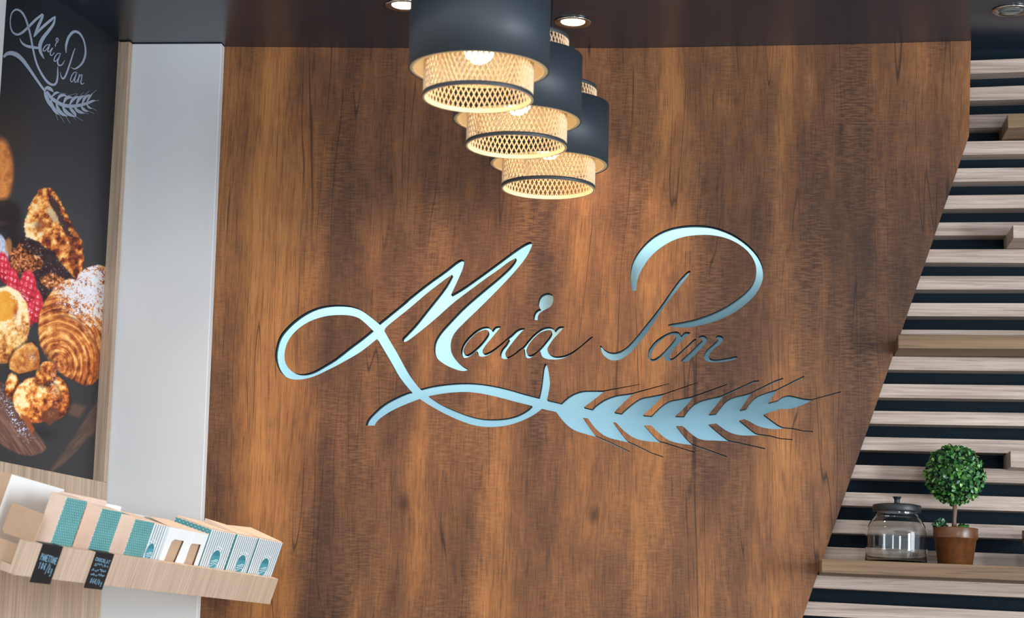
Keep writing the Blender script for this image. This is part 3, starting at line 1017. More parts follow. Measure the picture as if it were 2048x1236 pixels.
def seal(root, w, h, cx, cz, rx, rz):
    """printed oval emblem with a little crown of dots and a ribbon, a hair proud of the carton"""
    m = MB()
    n = 28
    m.add([(cx + rx * 1.12 * math.cos(2 * PI * k / n), .0004, cz + rz * 1.08 * math.sin(2 * PI * k / n)) for k in range(n)], [tuple(range(n - 1, -1, -1))], 2)
    m.add([(cx + rx * math.cos(2 * PI * k / n), .0007, cz + rz * math.sin(2 * PI * k / n)) for k in range(n)], [tuple(range(n - 1, -1, -1))], 0)
    tp = [k for k in range(n) if math.sin(2 * PI * k / n) > .25]
    m.add([(cx + rx * .93 * math.cos(2 * PI * k / n), .0010, cz + rz * .95 * math.sin(2 * PI * k / n)) for k in tp], [tuple(range(len(tp) - 1, -1, -1))], 1)
    for q, (z0, b) in enumerate(((-.55, .16), (-.30, .14), (-.10, .10))):
        pts = []
        for t in np.linspace(-.72, .72, 9):
            zz = z0 + b * math.sin(t * 3.2 + .4)
            pts.append((cx + rx * t, zz))
        vs = [(x, .0011, cz + rz * (z + .035)) for x, z in pts] + [(x, .0011, cz + rz * (z - .035)) for x, z in pts]
        m.add(vs, [(i + 1, i, i + 9, i + 10) for i in range(8)], 2)
    for k in range(5):
        x = cx + rx * (-.72 + .36 * k); z = cz + rz * (1.17 + .10 * (2 - abs(k - 2)))
        m.add([(x + rx * .16 * math.cos(a), .0010, z + rz * .075 * math.sin(a)) for a in np.linspace(2 * PI, 0, 9)[:8]], [tuple(range(8))], 2)
    o = m.build('printed_seal', [M['teal'], M['teal_dark'], M['print_white']], root)
    return o


def zat(px, py, n=FN): return tl(px, py, n)[1]
def uat(px, py, n=FN): return tl(px, py, n)[0]


def flaps(root, w, h, d, seedv, tilt=.25, mat='card_pink'):
    """half-open top flaps"""
    m = MB()
    rr = random.Random(seedv)
    a = tilt * rr.uniform(.5, 1.2)
    m.add([(0, -d, h), (w, -d, h), (w, -d + d * .45 * math.cos(a), h + d * .45 * math.sin(a)), (0, -d + d * .45 * math.cos(a), h + d * .45 * math.sin(a))], [(0, 1, 2, 3)])
    m.add([(0, 0, h), (w, 0, h), (w * .94, -d * .5, h + .004), (w * .06, -d * .5, h + .004)], [(3, 2, 1, 0)])
    o = m.build('flap', [M[mat]], root)
    md = o.modifiers.new('solid', 'SOLIDIFY'); md.thickness = .0008
    return o


teal_px = [((136.7, 992.8), (177.6, 1004.3), (140.6, 1092.5), (101, 1084.9)),
           ((208.3, 1014.6), (245.9, 1026), (216, 1102.7), (175, 1097.6)),
           ((273.5, 1036.3), (310.5, 1046.5), (285, 1115.5), (245.4, 1110.4))]
teal_lab = ['teal dotted cake box nearest in the tray, behind the first chalk tag',
            'teal dotted cake box, second along, behind the second chalk tag',
            'teal dotted cake box, third along, beside the narrow striped box']
DEP = .036
for (a, b, c, d), lab in zip(teal_px, teal_lab):
    u0 = (uat(*a) + uat(*d)) / 2; u1 = (uat(*b) + uat(*c)) / 2
    zt_ = (zat(*a) + zat(*b)) / 2
    rt, w, h = card_box('cake_box', u0, u1, FN - DEP, FN, zt_, ['dots', 'card_pink', 'card_pink', 'card_pink', 'card_pink'], lab)
# narrow striped box between the third teal box and the white one
a, b, c, d = (311.8, 1048.2), (341.6, 1053.7), (317.7, 1120.4), (287.2, 1115.9)
u0 = (uat(*a) + uat(*d)) / 2 + .004; u1 = uat(329.6, 1087) - .005
zt_ = zat(*a)
rt, w, h = card_box('cake_box', u0, u1, FN - .01 - .09, FN - .004, zt_, ['stripes', 'dots', 'dots', 'card_pink', 'stripes'], 'striped cake box mostly hidden by the white window box')
seal(rt, w, h, w * .30, (zat(307, 1106) - ZF), .019, .020)
U4 = u0
# three striped boxes at the far end
st_px = [((423, 1058.4), (473, 1068.4), (446.9, 1139.5), (400, 1133.8)),
         ((477.6, 1069.2), (513.8, 1076), (495.3, 1148), (450, 1140.4)),
         ((515.3, 1076), (567.6, 1085.7), (543, 1153.8), (499.2, 1148.7))]
seal_px = [(429, 1119), (480.5, 1128), (527, 1134)]
st_lab = ['striped cake box with teal emblem right beside the white window box', 'striped cake box with teal emblem in the middle of the far three',
          'striped cake box with teal emblem at the far end of the tray']
for i, ((a, b, c, d), sp_, lab) in enumerate(zip(st_px, seal_px, st_lab)):
    u0 = (uat(*a) + uat(*d)) / 2; u1 = (uat(*b) + uat(*c)) / 2
    zt_ = (zat(*a) + zat(*b)) / 2
    rt, w, h = card_box('cake_box', u0, u1 - .002, FN - .095, FN, zt_, ['stripes', 'dots', 'dots', 'card_pink', 'stripes'], lab)
    su, sz = tl(*sp_, FN)
    seal(rt, w, h, su - u0, sz - ZF, .027, .023)
    m = MB(); m.hexa([(.004, -.094, h + .0008), (w - .002, -.094, h + .0008), (w - .002, -.004, h + .0008), (.004, -.004, h + .0008), (.004, -.094, h + .0016 + .006 * (i % 2 + .4)), (w - .002, -.094, h + .0016 + .004 * i), (w - .002, -.004, h + .0016), (.004, -.004, h + .0016)])
    m.build('flap', [M['card_pink']], rt)

# white window box, standing a little proud of its neighbours and turned slightly
def win_box():
    n = FN + .001
    A, B, C, D = (341.6, 1053.7), (418, 1070), (394.7, 1132.7), (317.7, 1120.4)
    u0 = (uat(*A, n) + uat(*D, n)) / 2; u1 = (uat(*B, n) + uat(*C, n)) / 2
    zt_ = (zat(*A, n) + zat(*B, n)) / 2
    root = empty('window_box', label='white cake box with two cut-out windows in the tray', cat='box', group='cake boxes in the tray',
                 mat=TMAT @ Matrix.Translation((u0, n, ZF)))
    w, h, d = u1 - u0, zt_ - ZF, .10
    wins = []
    for q in ([(349.4, 1079), (368.2, 1082), (367.4, 1085), (350, 1125.6), (327.4, 1122.3), (343.6, 1083)],
              [(384.3, 1087), (401.8, 1089.3), (401.6, 1091.5), (387.6, 1131.4), (366.2, 1128.2), (381, 1090.6)]):
        L = []
        for px, py in q:
            uu, zz = tl(px, py, n); L.append((uu - u0, max(.012, zz - ZF)))
        wins.append([tuple(p) for p in L])
    loops = [[(0, 0), (w, 0), (w, h), (0, h)]] + wins
    mb = slab(loops, -.001, 0.0, 0, 0)
    # slab builds in x,z with y depth: front must be the +y side here
    mb.build('front_panel', [M['card_white']], root)
    m = MB(); m.box(0, .001, -d, -.0012, 0, h); m.box(w - .001, w, -d, -.0012, 0, h); m.box(0.001, w - .001, -d, -d + .001, 0, h); m.box(.001, w - .001, -d + .001, -.0012, 0, .001)
    m.build('carton', [M['card_white']], root)
    m = MB(); m.add([(.002, -.006, .002), (w - .002, -.006, .002), (w - .002, -.006, h - .004), (.002, -.006, h - .004)], [(3, 2, 1, 0)])
    m.build('inner_card', [M['card']], root)
    e0, e1 = tl(297.6, 1033.7, -.105), tl(335.8, 1039.5, -.105)
    m = MB()
    m.hexa([(0, 0, h), (w, 0, h), (e1[0] - u0, -.105 - n, e1[1] - ZF), (e0[0] - u0, -.105 - n, e0[1] - ZF),
            (0, 0, h + .0009), (w, 0, h + .0009), (e1[0] - u0, -.105 - n, e1[1] - ZF + .0009), (e0[0] - u0, -.105 - n, e0[1] - ZF + .0009)])
    m.build('flap', [M['card_pink']], root)
    m = MB()
    uc = uat(387, 1065, n) - u0; uc2 = uat(366, 1128, n) - u0
    uc = (uc + uc2) / 2 + .004
    m.box(uc - .0006, uc + .0006, .0000, .0005, 0, h); m.build('crease', [M['card_white']], root)


win_box()

# opened shipping carton at the near end, plain cartons behind the teal row
def near_cartons():
    nb = -.170
    root = empty('open_carton', label='opened white-lined carton with kraft flap standing at the near left end of the tray', cat='box', mat=TMAT)
    q0, q1 = tl(22.3, 948, nb), tl(127.5, 978.6, nb)
    u0, zt0, u1, zt1 = q0[0], q0[1], q1[0], q1[1]
    m = MB()
    m.add([(u0, nb, zt0), (u1, nb, zt1), (u1, nb, ZF + .001), (u0, nb, ZF + .001)], [(3, 2, 1, 0)])
    o = m.build('back_panel', [M['card_white']], root)
    md = o.modifiers.new('solid', 'SOLIDIFY'); md.thickness = .002; md.offset = -1
    m = MB()
    e = tl(-30, 936, nb - .005)
    m.add([(u0 - .0005, nb, zt0), (e[0], nb + .02, zt0 + .004), (e[0], nb + .02, zt0 - .05), (u0 - .0005, nb, ZF + .03)], [(0, 1, 2, 3)])
    o = m.build('side_flap', [M['card']], root)
    md = o.modifiers.new('solid', 'SOLIDIFY'); md.thickness = .0015
    s0, s1 = tl(53, 958.5, nb), tl(80, 966.5, nb)
    m = MB(); m.add([(s0[0], nb + .0006, s0[1]), (s1[0], nb + .0006, s1[1]), (s1[0] - .003, nb + .0006, s1[1] - .0035), (s0[0] + .002, nb + .0006, s0[1] - .0035)], [(3, 2, 1, 0)])
    m.build('slot', [M['dark_hole']], root)
    m = MB(); m.box(u0, uat(101, 1084.9) - .018, nb + .003, FN - .004, ZF + .0004, ZF + .002); m.build('carton_floor', [M['card_white']], root)
    # folded kraft flap standing across the carton, facing the room's near end
    uc = uat(101, 1084.9) - .016
    C = TQ + TU * uc
    def un(px, py):
        p = hit(px, py, C, TU) - C
        return p.dot(TN), p.dot(TW)
    k = [un(*p) for p in ((25.3, 1004.5), (89, 1029), (67, 1086), (8, 1066), (4.5, 1058))]
    m = MB()
    n = len(k)
    m.add([(uc, a, b) for a, b in k] + [(uc + .004, a, b) for a, b in k],
          [tuple(range(n - 1, -1, -1)), tuple(range(n, 2 * n))] + [(i, (i + 1) % n, (i + 1) % n + n, i + n) for i in range(n)])
    m.build('kraft_flap', [M['card']], root, fix=True)
    # plain cartons standing behind the teal dotted row
    for a, b, mt, lab in (((131, 980.5), (213, 1007), 'card_pink', 'plain cream carton behind the two nearest teal boxes'),
                          ((214, 1006), (243, 1015.5), 'card_white', 'plain white carton behind the second and third teal boxes')):
        n1 = -.068
        p, q = tl(*a, n1), tl(*b, n1)
        card_box('plain_carton', p[0], q[0], n1 - .010, n1, (p[1] + q[1]) / 2, [mt] * 5, lab, group=None)


near_cartons()


# black chalk price tags folded over the tray front
def strokes(mb, lines, y, w):
    for L in lines:
        for (x0, z0), (x1, z1) in zip(L[:-1], L[1:]):
            dx, dz = x1 - x0, z1 - z0
            l = math.hypot(dx, dz) or 1e-6
            nx, nz = -dz / l * w / 2, dx / l * w / 2
            ex, ez = dx / l * w * .3, dz / l * w * .3
            mb.add([(x0 - nx - ex, y, z0 - nz - ez), (x1 - nx + ex, y, z1 - nz + ez), (x1 + nx + ex, y, z1 + nz + ez), (x0 + nx - ex, y, z0 + nz - ez)], [(3, 2, 1, 0)])


GL = {  # stroke glyphs on a 0..1 box (x right, z up)
    'P': [[(0, 0), (0, 1), (.7, .95), (.75, .6), (0, .5)]], 'A': [[(0, 0), (.4, 1), (.8, 0)], [(.15, .35), (.65, .35)]],
    'N': [[(0, 0), (0, 1), (.7, 0), (.7, 1)]], 'E': [[(.7, 1), (0, 1), (0, 0), (.7, 0)], [(0, .5), (.55, .5)]],
    'T': [[(0, 1), (.8, 1)], [(.4, 1), (.4, 0)]], 'O': [[(.35, 1), (0, .7), (0, .3), (.35, 0), (.7, .3), (.7, .7), (.35, 1)]],
    'C': [[(.7, .85), (.35, 1), (0, .7), (0, .3), (.35, 0), (.7, .15)]], 'H': [[(0, 0), (0, 1)], [(.7, 0), (.7, 1)], [(0, .5), (.7, .5)]],
    'L': [[(0, 1), (0, 0), (.6, 0)]], 'D': [[(0, 0), (0, 1), (.5, .9), (.7, .5), (.5, .1), (0, 0)]], 'I': [[(.2, 0), (.2, 1)]],
    'M': [[(0, 0), (.1, 1), (.4, .4), (.7, 1), (.8, 0)]], 'R': [[(0, 0), (0, 1), (.65, .9), (.65, .6), (0, .5), (.7, 0)]],
    '1': [[(.1, .8), (.35, 1), (.35, 0)]], '8': [[(.35, .5), (.05, .75), (.35, 1), (.65, .75), (.35, .5), (0, .25), (.35, 0), (.7, .25), (.35, .5)]],
    '9': [[(.65, .6), (.3, .5), (.05, .75), (.35, 1), (.65, .8), (.55, 0)]], '6': [[(.6, 1), (.1, .5), (.1, .15), (.4, 0), (.65, .25), (.4, .5), (.1, .35)]],
    '0': [[(.35, 1), (0, .5), (.35, 0), (.7, .5), (.35, 1)]], '/': [[(.0, -.2), (.6, 1.1)]], '€': [[(.7, .9), (.35, 1), (.1, .5), (.35, 0), (.7, .1)], [(-.05, .6), (.5, .6)], [(-.05, .4), (.5, .4)]],
    'k': [[(0, 0), (0, 1)], [(.5, .6), (0, .3), (.5, 0)]], 'g': [[(.5, .55), (.1, .5), (.1, .15), (.5, .15), (.5, .6), (.5, -.3), (.1, -.35)]],
    ' ': [], '-': [[(.1, .5), (.6, .5)]], ',': [[(.2, .1), (.1, -.15)]]}


def write(mb, txt, x, z, hgt, wid, y, sw, slant=.1, drop=0.0):
    for i, ch in enumerate(txt):
        lines = [[(x + i * wid + (gx * .8 + gz * slant) * wid, z - drop * i + gz * hgt) for gx, gz in L] for L in GL[ch]]
        strokes(mb, lines, y, sw)


def scribble(mb, x0, x1, z, hgt, y, sw, seedv):
    rr = random.Random(seedv)
    x = x0
    L = []
    while x < x1:
        L.append((x, z + hgt * rr.uniform(0, 1)))
        x += rr.uniform(.0018, .0034)
        if rr.random() < .16 and len(L) > 2:
            strokes(mb, [L], y, sw); L = []; x += .002
    if len(L) > 1: strokes(mb, [L], y, sw)


def price_tag(px, label, kind):
    n = .0012
    q = [tl(*p, n) for p in px]
    u0 = (q[0][0] + q[3][0]) / 2; u1 = (q[1][0] + q[2][0]) / 2
    zb_ = (q[2][1] + q[3][1]) / 2
    zt_ = .0012
    root = empty('price_tag', label=label, cat='price tag', group='chalk price tags', mat=TMAT @ Matrix.Translation((u0, 0, 0)))
    w = u1 - u0
    m = MB()
    m.box(0, w, .0006, .0016, zb_, zt_)
    m.box(0, w, -.0166, .0006, .0005, zt_)
    m.build('card', [M['slate']], root)
    m = MB()
    hh = zt_ - zb_
    if kind == 0:
        write(m, 'PANETTONE', w * .10, zb_ + hh * .60, hh * .15, w * .094, .0019, .0022, .05, .0006)
        write(m, '18€', w * .14, zb_ + hh * .38, hh * .15, w * .13, .0019, .0022, .05, .0006)
        write(m, '/kg', w * .56, zb_ + hh * .30, hh * .20, w * .12, .0019, .0022, .05, .0006)
    else:
        write(m, 'CHOCOLAT', w * .08, zb_ + hh * .76, hh * .09, w * .105, .0019, .0020, .05, .0004)
        scribble(m, w * .12, w * .90, zb_ + hh * .61, hh * .09, .0019, .0016, 4)
        scribble(m, w * .08, w * .85, zb_ + hh * .47, hh * .08, .0019, .0018, 8)
        scribble(m, w * .10, w * .85, zb_ + hh * .36, hh * .07, .0019, .0018, 12)
        write(m, '86€/kg', w * .20, zb_ + hh * .16, hh * .12, w * .12, .0019, .0020, .05, .0004)
    m.build('chalk_writing', [M['chalk']], root)


price_tag([(84.3, 1087.4), (124.5, 1095), (101, 1169), (61.3, 1164.6)], 'black chalk price tag nearest the near end, lettered PANETTONE', 0)
price_tag([(194, 1104.5), (229.3, 1108.4), (203, 1179.4), (166, 1175.6)], 'black chalk price tag with five lines of small writing', 1)

# ------------------------------------------------------------------ poster: a flat print
PD = -.0318


def vnoise(x, y, seed=0):
    xi = np.floor(x).astype(int); yi = np.floor(y).astype(int)
    fx = x - xi; fy = y - yi
    fx = fx * fx * (3 - 2 * fx); fy = fy * fy * (3 - 2 * fy)

    def h(a, b):
        n = (a * 374761393 + b * 668265263 + seed * 974711) & 0x7fffffff
        n = ((n ^ (n >> 13)) * 1274126177) & 0x7fffffff
        return ((n ^ (n >> 16)) & 0xffff) / 65535.0
    return (h(xi, yi) * (1 - fx) + h(xi + 1, yi) * fx) * (1 - fy) + (h(xi, yi + 1) * (1 - fx) + h(xi + 1, yi + 1) * fx) * fy


def fbm(x, y, o=3, seed=0):
    r = 0; a = .5; t = 0
    for k in range(o):
        r = r + a * vnoise(x * 2**k, y * 2**k, seed + k); t += a; a *= .55
    return r / t


def paint(X, Y):
    C = np.zeros((len(X), 3))
    g = np.clip(Y / 960, 0, 1)
    side = np.clip((X - 60) / 160, 0, 1)
    C[:] = np.array([26, 31, 37]) * (1 - g)[:, None] + np.array([50, 49, 51]) * g[:, None]
    mid = np.exp(-((Y - 420) / 260) ** 2) * (1 - .55 * np.clip((X - 170) / 50, 0, 1))
    C += mid[:, None] * np.array([20, 16, 15])

    def over(col, a):
        a = np.clip(a, 0, 1)[:, None]
        C[:] = C * (1 - a) + np.asarray(col, float) * a

    def soft(d, w): return np.clip(.5 - d / w, 0, 1)

    def ell(cx, cy, rx, ry, rot=0.0):
        c, s = math.cos(rot), math.sin(rot)
        dx, dy = X - cx, Y - cy
        u = (dx * c + dy * s) / rx; v = (-dx * s + dy * c) / ry
        r = np.sqrt(u * u + v * v)
        return r, u, v, (r - 1) * min(rx, ry)

    def polyd(pts):
        P = np.stack([X, Y], 1)
        ins = inside(P, [pts])
        d = np.full(len(X), 1e9)
        for (x0, y0), (x1, y1) in zip(pts, pts[1:] + pts[:1]):
            dx, dy = x1 - x0, y1 - y0
            t = np.clip(((X - x0) * dx + (Y - y0) * dy) / (dx * dx + dy * dy + 1e-9), 0, 1)
            d = np.minimum(d, np.hypot(X - x0 - t * dx, Y - y0 - t * dy))
        return np.where(ins, -d, d)

    def lerp3(t, cols):
        t = np.clip(t, 0, 1) * (len(cols) - 1)
        i = np.clip(t.astype(int), 0, len(cols) - 2); f = (t - i)[:, None]
        A = np.array(cols, float)
        return A[i] * (1 - f) + A[i + 1] * f
    n1 = fbm(X / 9, Y / 9, 4, 3); n2 = fbm(X / 3.2, Y / 3.6, 3, 9); n3 = fbm(X / 20, Y / 24, 3, 21); n4 = vnoise(X / 1.5, Y / 1.7, 31)
    # blurred backdrop
    over([66, 48, 40], .5 * np.exp(-((X - 18) / 46) ** 2 - ((Y - 270) / 60) ** 2))
    r, u, v, d = ell(-6, 348, 33, 72, .05)
    over(lerp3(.5 + .45 * u + .12 * (n1 - .5) * 4, [(120, 58, 34), (176, 92, 46), (214, 138, 74), (150, 78, 44)]), soft(d, 8))
    r, u, v, d = ell(8, 430, 34, 32)
    over([36, 30, 32], soft(d, 10) * .9)
    over([110, 78, 66], .45 * np.exp(-((Y - 447) / 4) ** 2 - ((X - 2) / 20) ** 2))
    over([26, 22, 26], .8 * np.exp(-((X - 26) / 26) ** 2 - ((Y - 480) / 40) ** 2))
    # crumbly chocolate loaf
    pts = [(73, 388), (80, 378), (90, 375), (100, 376), (110, 384), (120, 402), (135, 430), (150, 462), (164, 480), (168, 520), (164, 552), (152, 560), (140, 548), (112, 512), (80, 486), (52, 474), (48, 450), (56, 420), (64, 402)]
    d = polyd(pts) + (n2 - .5) * 6
    lit = .60 + 1.5 * (n1 - .5) + .5 * (fbm(X / 5, Y / 11, 3, 77) - .5) - .003 * (X - 60) + .25 * np.exp(-((X - 60) / 22) ** 2 - ((Y - 455) / 30) ** 2)
    over(lerp3(lit, [(70, 26, 16), (134, 56, 26), (204, 118, 52), (240, 176, 96), (250, 222, 170)]), soft(d, 3))
    dk = polyd([(98, 388), (112, 400), (126, 430), (142, 466), (150, 480), (138, 474), (118, 446), (104, 416), (96, 402)]) + (n2 - .5) * 12
    over([58, 40, 42], soft(dk, 3) * .95)
    dk = polyd([(96, 410), (112, 426), (118, 446), (104, 440), (92, 420)]) + (n2 - .5) * 8
    over([206, 186, 146], soft(dk, 4) * .8)
    over([96, 42, 28], .7 * np.exp(-((X - 78) / 9) ** 2 - ((Y - 452) / 11) ** 2))
    over([96, 40, 24], .7 * np.exp(-((X - 144) / 6) ** 2 - ((Y - 505) / 26) ** 2))
    # dark filling and crumbs
    d = polyd([(48, 474), (80, 486), (112, 512), (140, 548), (150, 562), (130, 575), (100, 600), (84, 606), (74, 560), (46, 540), (30, 520), (40, 490)]) + (n1 - .5) * 12
    over(lerp3(n1 * .6 + n2 * .4, [(16, 11, 15), (36, 24, 28), (62, 40, 42), (150, 104, 84)]), soft(d, 4))
    sp = (n2 > .72) & (n1 > .5) & (Y > 478)
    over([224, 206, 200], np.where(sp, .5, 0) * soft(d, 4))
    for cx, cy, rx, ry in ((52, 525, 34, 22), (28, 512, 12, 16), (104, 562, 22, 16), (42, 500, 7, 11)):
        r, u, v, d = ell(cx, cy, rx, ry)
        d = d + (n1 - .5) * 16
        over(lerp3(n2 * 1.1 + n1 * .9 - .5, [(30, 18, 18), (96, 48, 28), (196, 116, 66), (250, 210, 160)]), soft(d, 3))
    r, u, v, d = ell(0, 500, 16, 34, -.2)
    over(lerp3(n2, [(120, 126, 150), (180, 188, 208), (222, 226, 236)]), soft(d, 3))
    over([180, 120, 74], soft(ell(17, 492, 7, 16)[3], 3) * .8)
    # raspberries
    for cx, cy, rx, ry, ro in ((8, 536, 13, 32, -.15), (26, 566, 13, 30, -.1), (70, 610, 17, 36, -.1), (26, 590, 12, 20, -.4), (55, 577, 18, 36, .05), (60, 628, 10, 24, 0)):
        r, u, v, d = ell(cx, cy, rx, ry, ro)
        cell = np.abs(np.sin(u * 5.2 + v * 2.2)) * np.abs(np.sin(v * 8.0 * ry / 34 - u * 1.6))
        sh = .55 + .4 * cell - .35 * np.clip(r - .5, 0, 1) - .22 * v + .15 * (n2 - .5)
        over(lerp3(sh, [(90, 14, 26), (150, 24, 42), (206, 44, 62), (232, 92, 108)]), soft(d, 2.5))
        over([250, 214, 222], soft(d + 3, 2) * ((cell > .55) & (n4 > .62) & (u < .5)) * .7)
    # puff pastry with custard
    r, u, v, d = ell(6, 650, 53, 78, .1)
    d = d + (n1 - .5) * 5
    over(lerp3(.86 - .55 * np.clip(v + .1, -1, 1) * .8 + 1.2 * (n1 - .5) + .35 * (n2 - .5) - .2 * np.clip((u - .6) * 3, 0, 1), [(80, 36, 26), (148, 80, 42), (216, 146, 74), (242, 196, 124), (252, 228, 182)]), soft(d, 3))
    r, u, v, d = ell(4, 612, 32, 30, .2)
    over(lerp3(.5 + .5 * n1 - .3 * u, [(190, 110, 40), (226, 150, 52), (240, 178, 74)]), soft(d + (n2 - .5) * 8, 3))
    over([160, 60, 40], .7 * np.exp(-((X - 31) / 4) ** 2 - ((Y - 622) / 14) ** 2))
    over([238, 236, 240], ((n4 > .6) & (n1 > .48)) * .7 * np.exp(-((X - 26) / 30) ** 2 - ((Y - 592) / 14) ** 2))
    over([238, 236, 240], ((n4 > .62) & (n2 > .5)) * .5 * np.exp(-((X - 40) / 20) ** 2 - ((Y - 650) / 30) ** 2))
    # big croissant
    pts = [(78, 640), (80, 622), (90, 602), (108, 576), (126, 562), (140, 556), (152, 560), (160, 545), (176, 534), (196, 530), (214, 534), (214, 700), (204, 748), (186, 768), (170, 772), (150, 762), (130, 752), (112, 740), (92, 715), (80, 690), (76, 664)]
    d = polyd(pts) + (n2 - .5) * 3
    cx, cy = 118, 728
    ang = np.arctan2(Y - cy, X - cx); rad = np.hypot((X - cx) * 1.25, Y - cy)
    lay = 2.6 * (fbm(ang * 2.2 + 40, rad / 2.6 + 2.5 * n3, 2, 61) - .5) + .5 * np.sin(rad * .45 + 3 * n3)
    sh = .52 + .24 * lay + .7 * (n1 - .5) + .16 * np.exp(-((X - 100) / 24) ** 2 - ((Y - 655) / 26) ** 2) - .20 * np.clip((Y - 700) / 70, 0, 1) - .14 * np.exp(-((Y - 612) / 14) ** 2 - ((X - 100) / 30) ** 2)
    over(lerp3(sh, [(74, 32, 20), (140, 64, 32), (198, 112, 52), (236, 168, 90), (252, 222, 168)]), soft(d, 3))
    seam = np.abs(rad - 98 - 10 * (n3 - .5)) + np.where(X < 118, 40, 0)
    over([110, 58, 44], np.clip(1 - seam / 5, 0, 1) * .6 * soft(d, 2))
    over([44, 36, 38], soft(d, 2) * np.exp(-((X - 90) / 10) ** 2 - ((Y - 718) / 16) ** 2) * .7)
    sug = np.clip(1.25 - np.hypot((X - 178) / 62, (Y - 575) / 84), 0, 1) * np.clip((rad - 92) / 16, 0, 1)
    sug = np.maximum(sug, np.clip(1.1 - np.hypot((X - 136) / 34, (Y - 582) / 22), 0, 1))
    pw = np.clip((n2 * .6 + n4 * .5 + n1 * .4 + sug * .55 - 1.0) * 5, 0, 1) * (sug > 0)
    over([222, 226, 238], pw * soft(d, 2) * .92)
    # wooden board and stand
    d = polyd([(-5, 762), (14, 770), (30, 800), (56, 846), (86, 882), (93, 896), (84, 906), (62, 912), (36, 908), (14, 896), (-5, 884)])
    gr = fbm((X * .8 - Y * .55) / 2.2, (X * .5 + Y * .8) / 26, 3, 44)
    over(lerp3(gr * .9 + .1, [(50, 34, 32), (86, 60, 52), (118, 84, 72), (146, 108, 94)]), soft(d, 4))
    over([34, 28, 30], soft(d, 4) * np.exp(-((Y - 775) / 16) ** 2 - ((X - 20) / 26) ** 2) * .5)
    dust = np.exp(-((X - 30 - (Y - 830) * .5) / 15) ** 2 - ((Y - 830) / 44) ** 2)
    over([196, 206, 236], ((n4 > .60) & (n2 > .5)) * np.clip(dust * 1.5, 0, 1) * soft(d, 2))
    d = polyd([(214, 776), (214, 846), (178, 876), (132, 924), (104, 946), (100, 938), (122, 912), (150, 870), (178, 826)])
    over(lerp3(fbm((X + Y) / 3, (X - Y) / 40, 3, 50), [(58, 44, 42), (88, 66, 58), (112, 86, 74)]), soft(d, 5) * .85)
    d = polyd([(134, 812), (150, 806), (172, 814), (158, 836), (134, 826)])
    over([104, 74, 64], soft(d, 8) * .8)
    # small twisted croissant
    for cx, cy, rx, ry, ro, ds in ((24, 772, 13, 26, .1, .0), (112, 796, 28, 44, -.1, -.12), (74, 800, 48, 46, -.5, .05), (92, 748, 20, 26, .3, -.05)):
        r, u, v, d = ell(cx, cy, rx, ry, ro)
        d = d + (n1 - .5) * 7
        over([40, 28, 26], soft(d - 3, 4) * .45)
        sh = .58 + ds - .36 * v - .24 * u + .3 * (n2 - .5) + 1.5 * (n1 - .5) + .5 * (fbm(X / 5, Y / 12, 3, 88) - .5) - .3 * np.clip(r - .75, 0, 1)
        over(lerp3(sh, [(70, 28, 16), (138, 62, 28), (202, 112, 48), (240, 166, 80), (254, 226, 172)]), soft(d, 3))
    d = polyd([(40, 826), (56, 836), (70, 858), (64, 868), (50, 846)]) ; over([150, 78, 40], soft(d, 3))
    d = polyd([(84, 820), (118, 818), (116, 840), (100, 852), (86, 842)]) + (n1 - .5) * 10; over([110, 60, 40], soft(d, 4) * .8)
    over([226, 222, 232], ((n4 > .62) & (n2 > .48)) * .7 * np.exp(-((X - 106 + (Y - 780) * .05) / 8) ** 2 - ((Y - 775) / 46) ** 2))
    pts = [(18, 738), (20, 722), (30, 702), (48, 688), (64, 685), (76, 696), (80, 716), (78, 738), (56, 744), (38, 748)]
    d = polyd(pts) + (n1 - .5) * 4
    over([50, 32, 28], soft(d - 4, 5) * .5)
    sh = .70 - .012 * (X - 40) * .6 - .006 * (Y - 700) + .25 * (n2 - .5) + .9 * (n1 - .5)
    over(lerp3(sh, [(110, 56, 30), (176, 98, 48), (226, 156, 80), (250, 222, 164)]), soft(d, 3))
    over([232, 226, 236], ((n4 > .5)) * .6 * np.exp(-((X - 64) / 8) ** 2 - ((Y - 715) / 8) ** 2))
    over([30, 26, 30], .75 * np.exp(-((X - 70) / 40) ** 2 - ((Y - 868) / 14) ** 2) * (polyd([(-5, 762), (14, 770), (30, 800), (56, 846), (86, 882), (93, 896), (84, 906), (62, 912), (36, 908), (14, 896), (-5, 884)]) > 2) * (Y > 846))
    # darker right border of the print
    C[:] *= (1 - .22 * np.clip((X - 196 + Y * .02) / 22, 0, 1))[:, None]
    return np.clip(C, 0, 255)


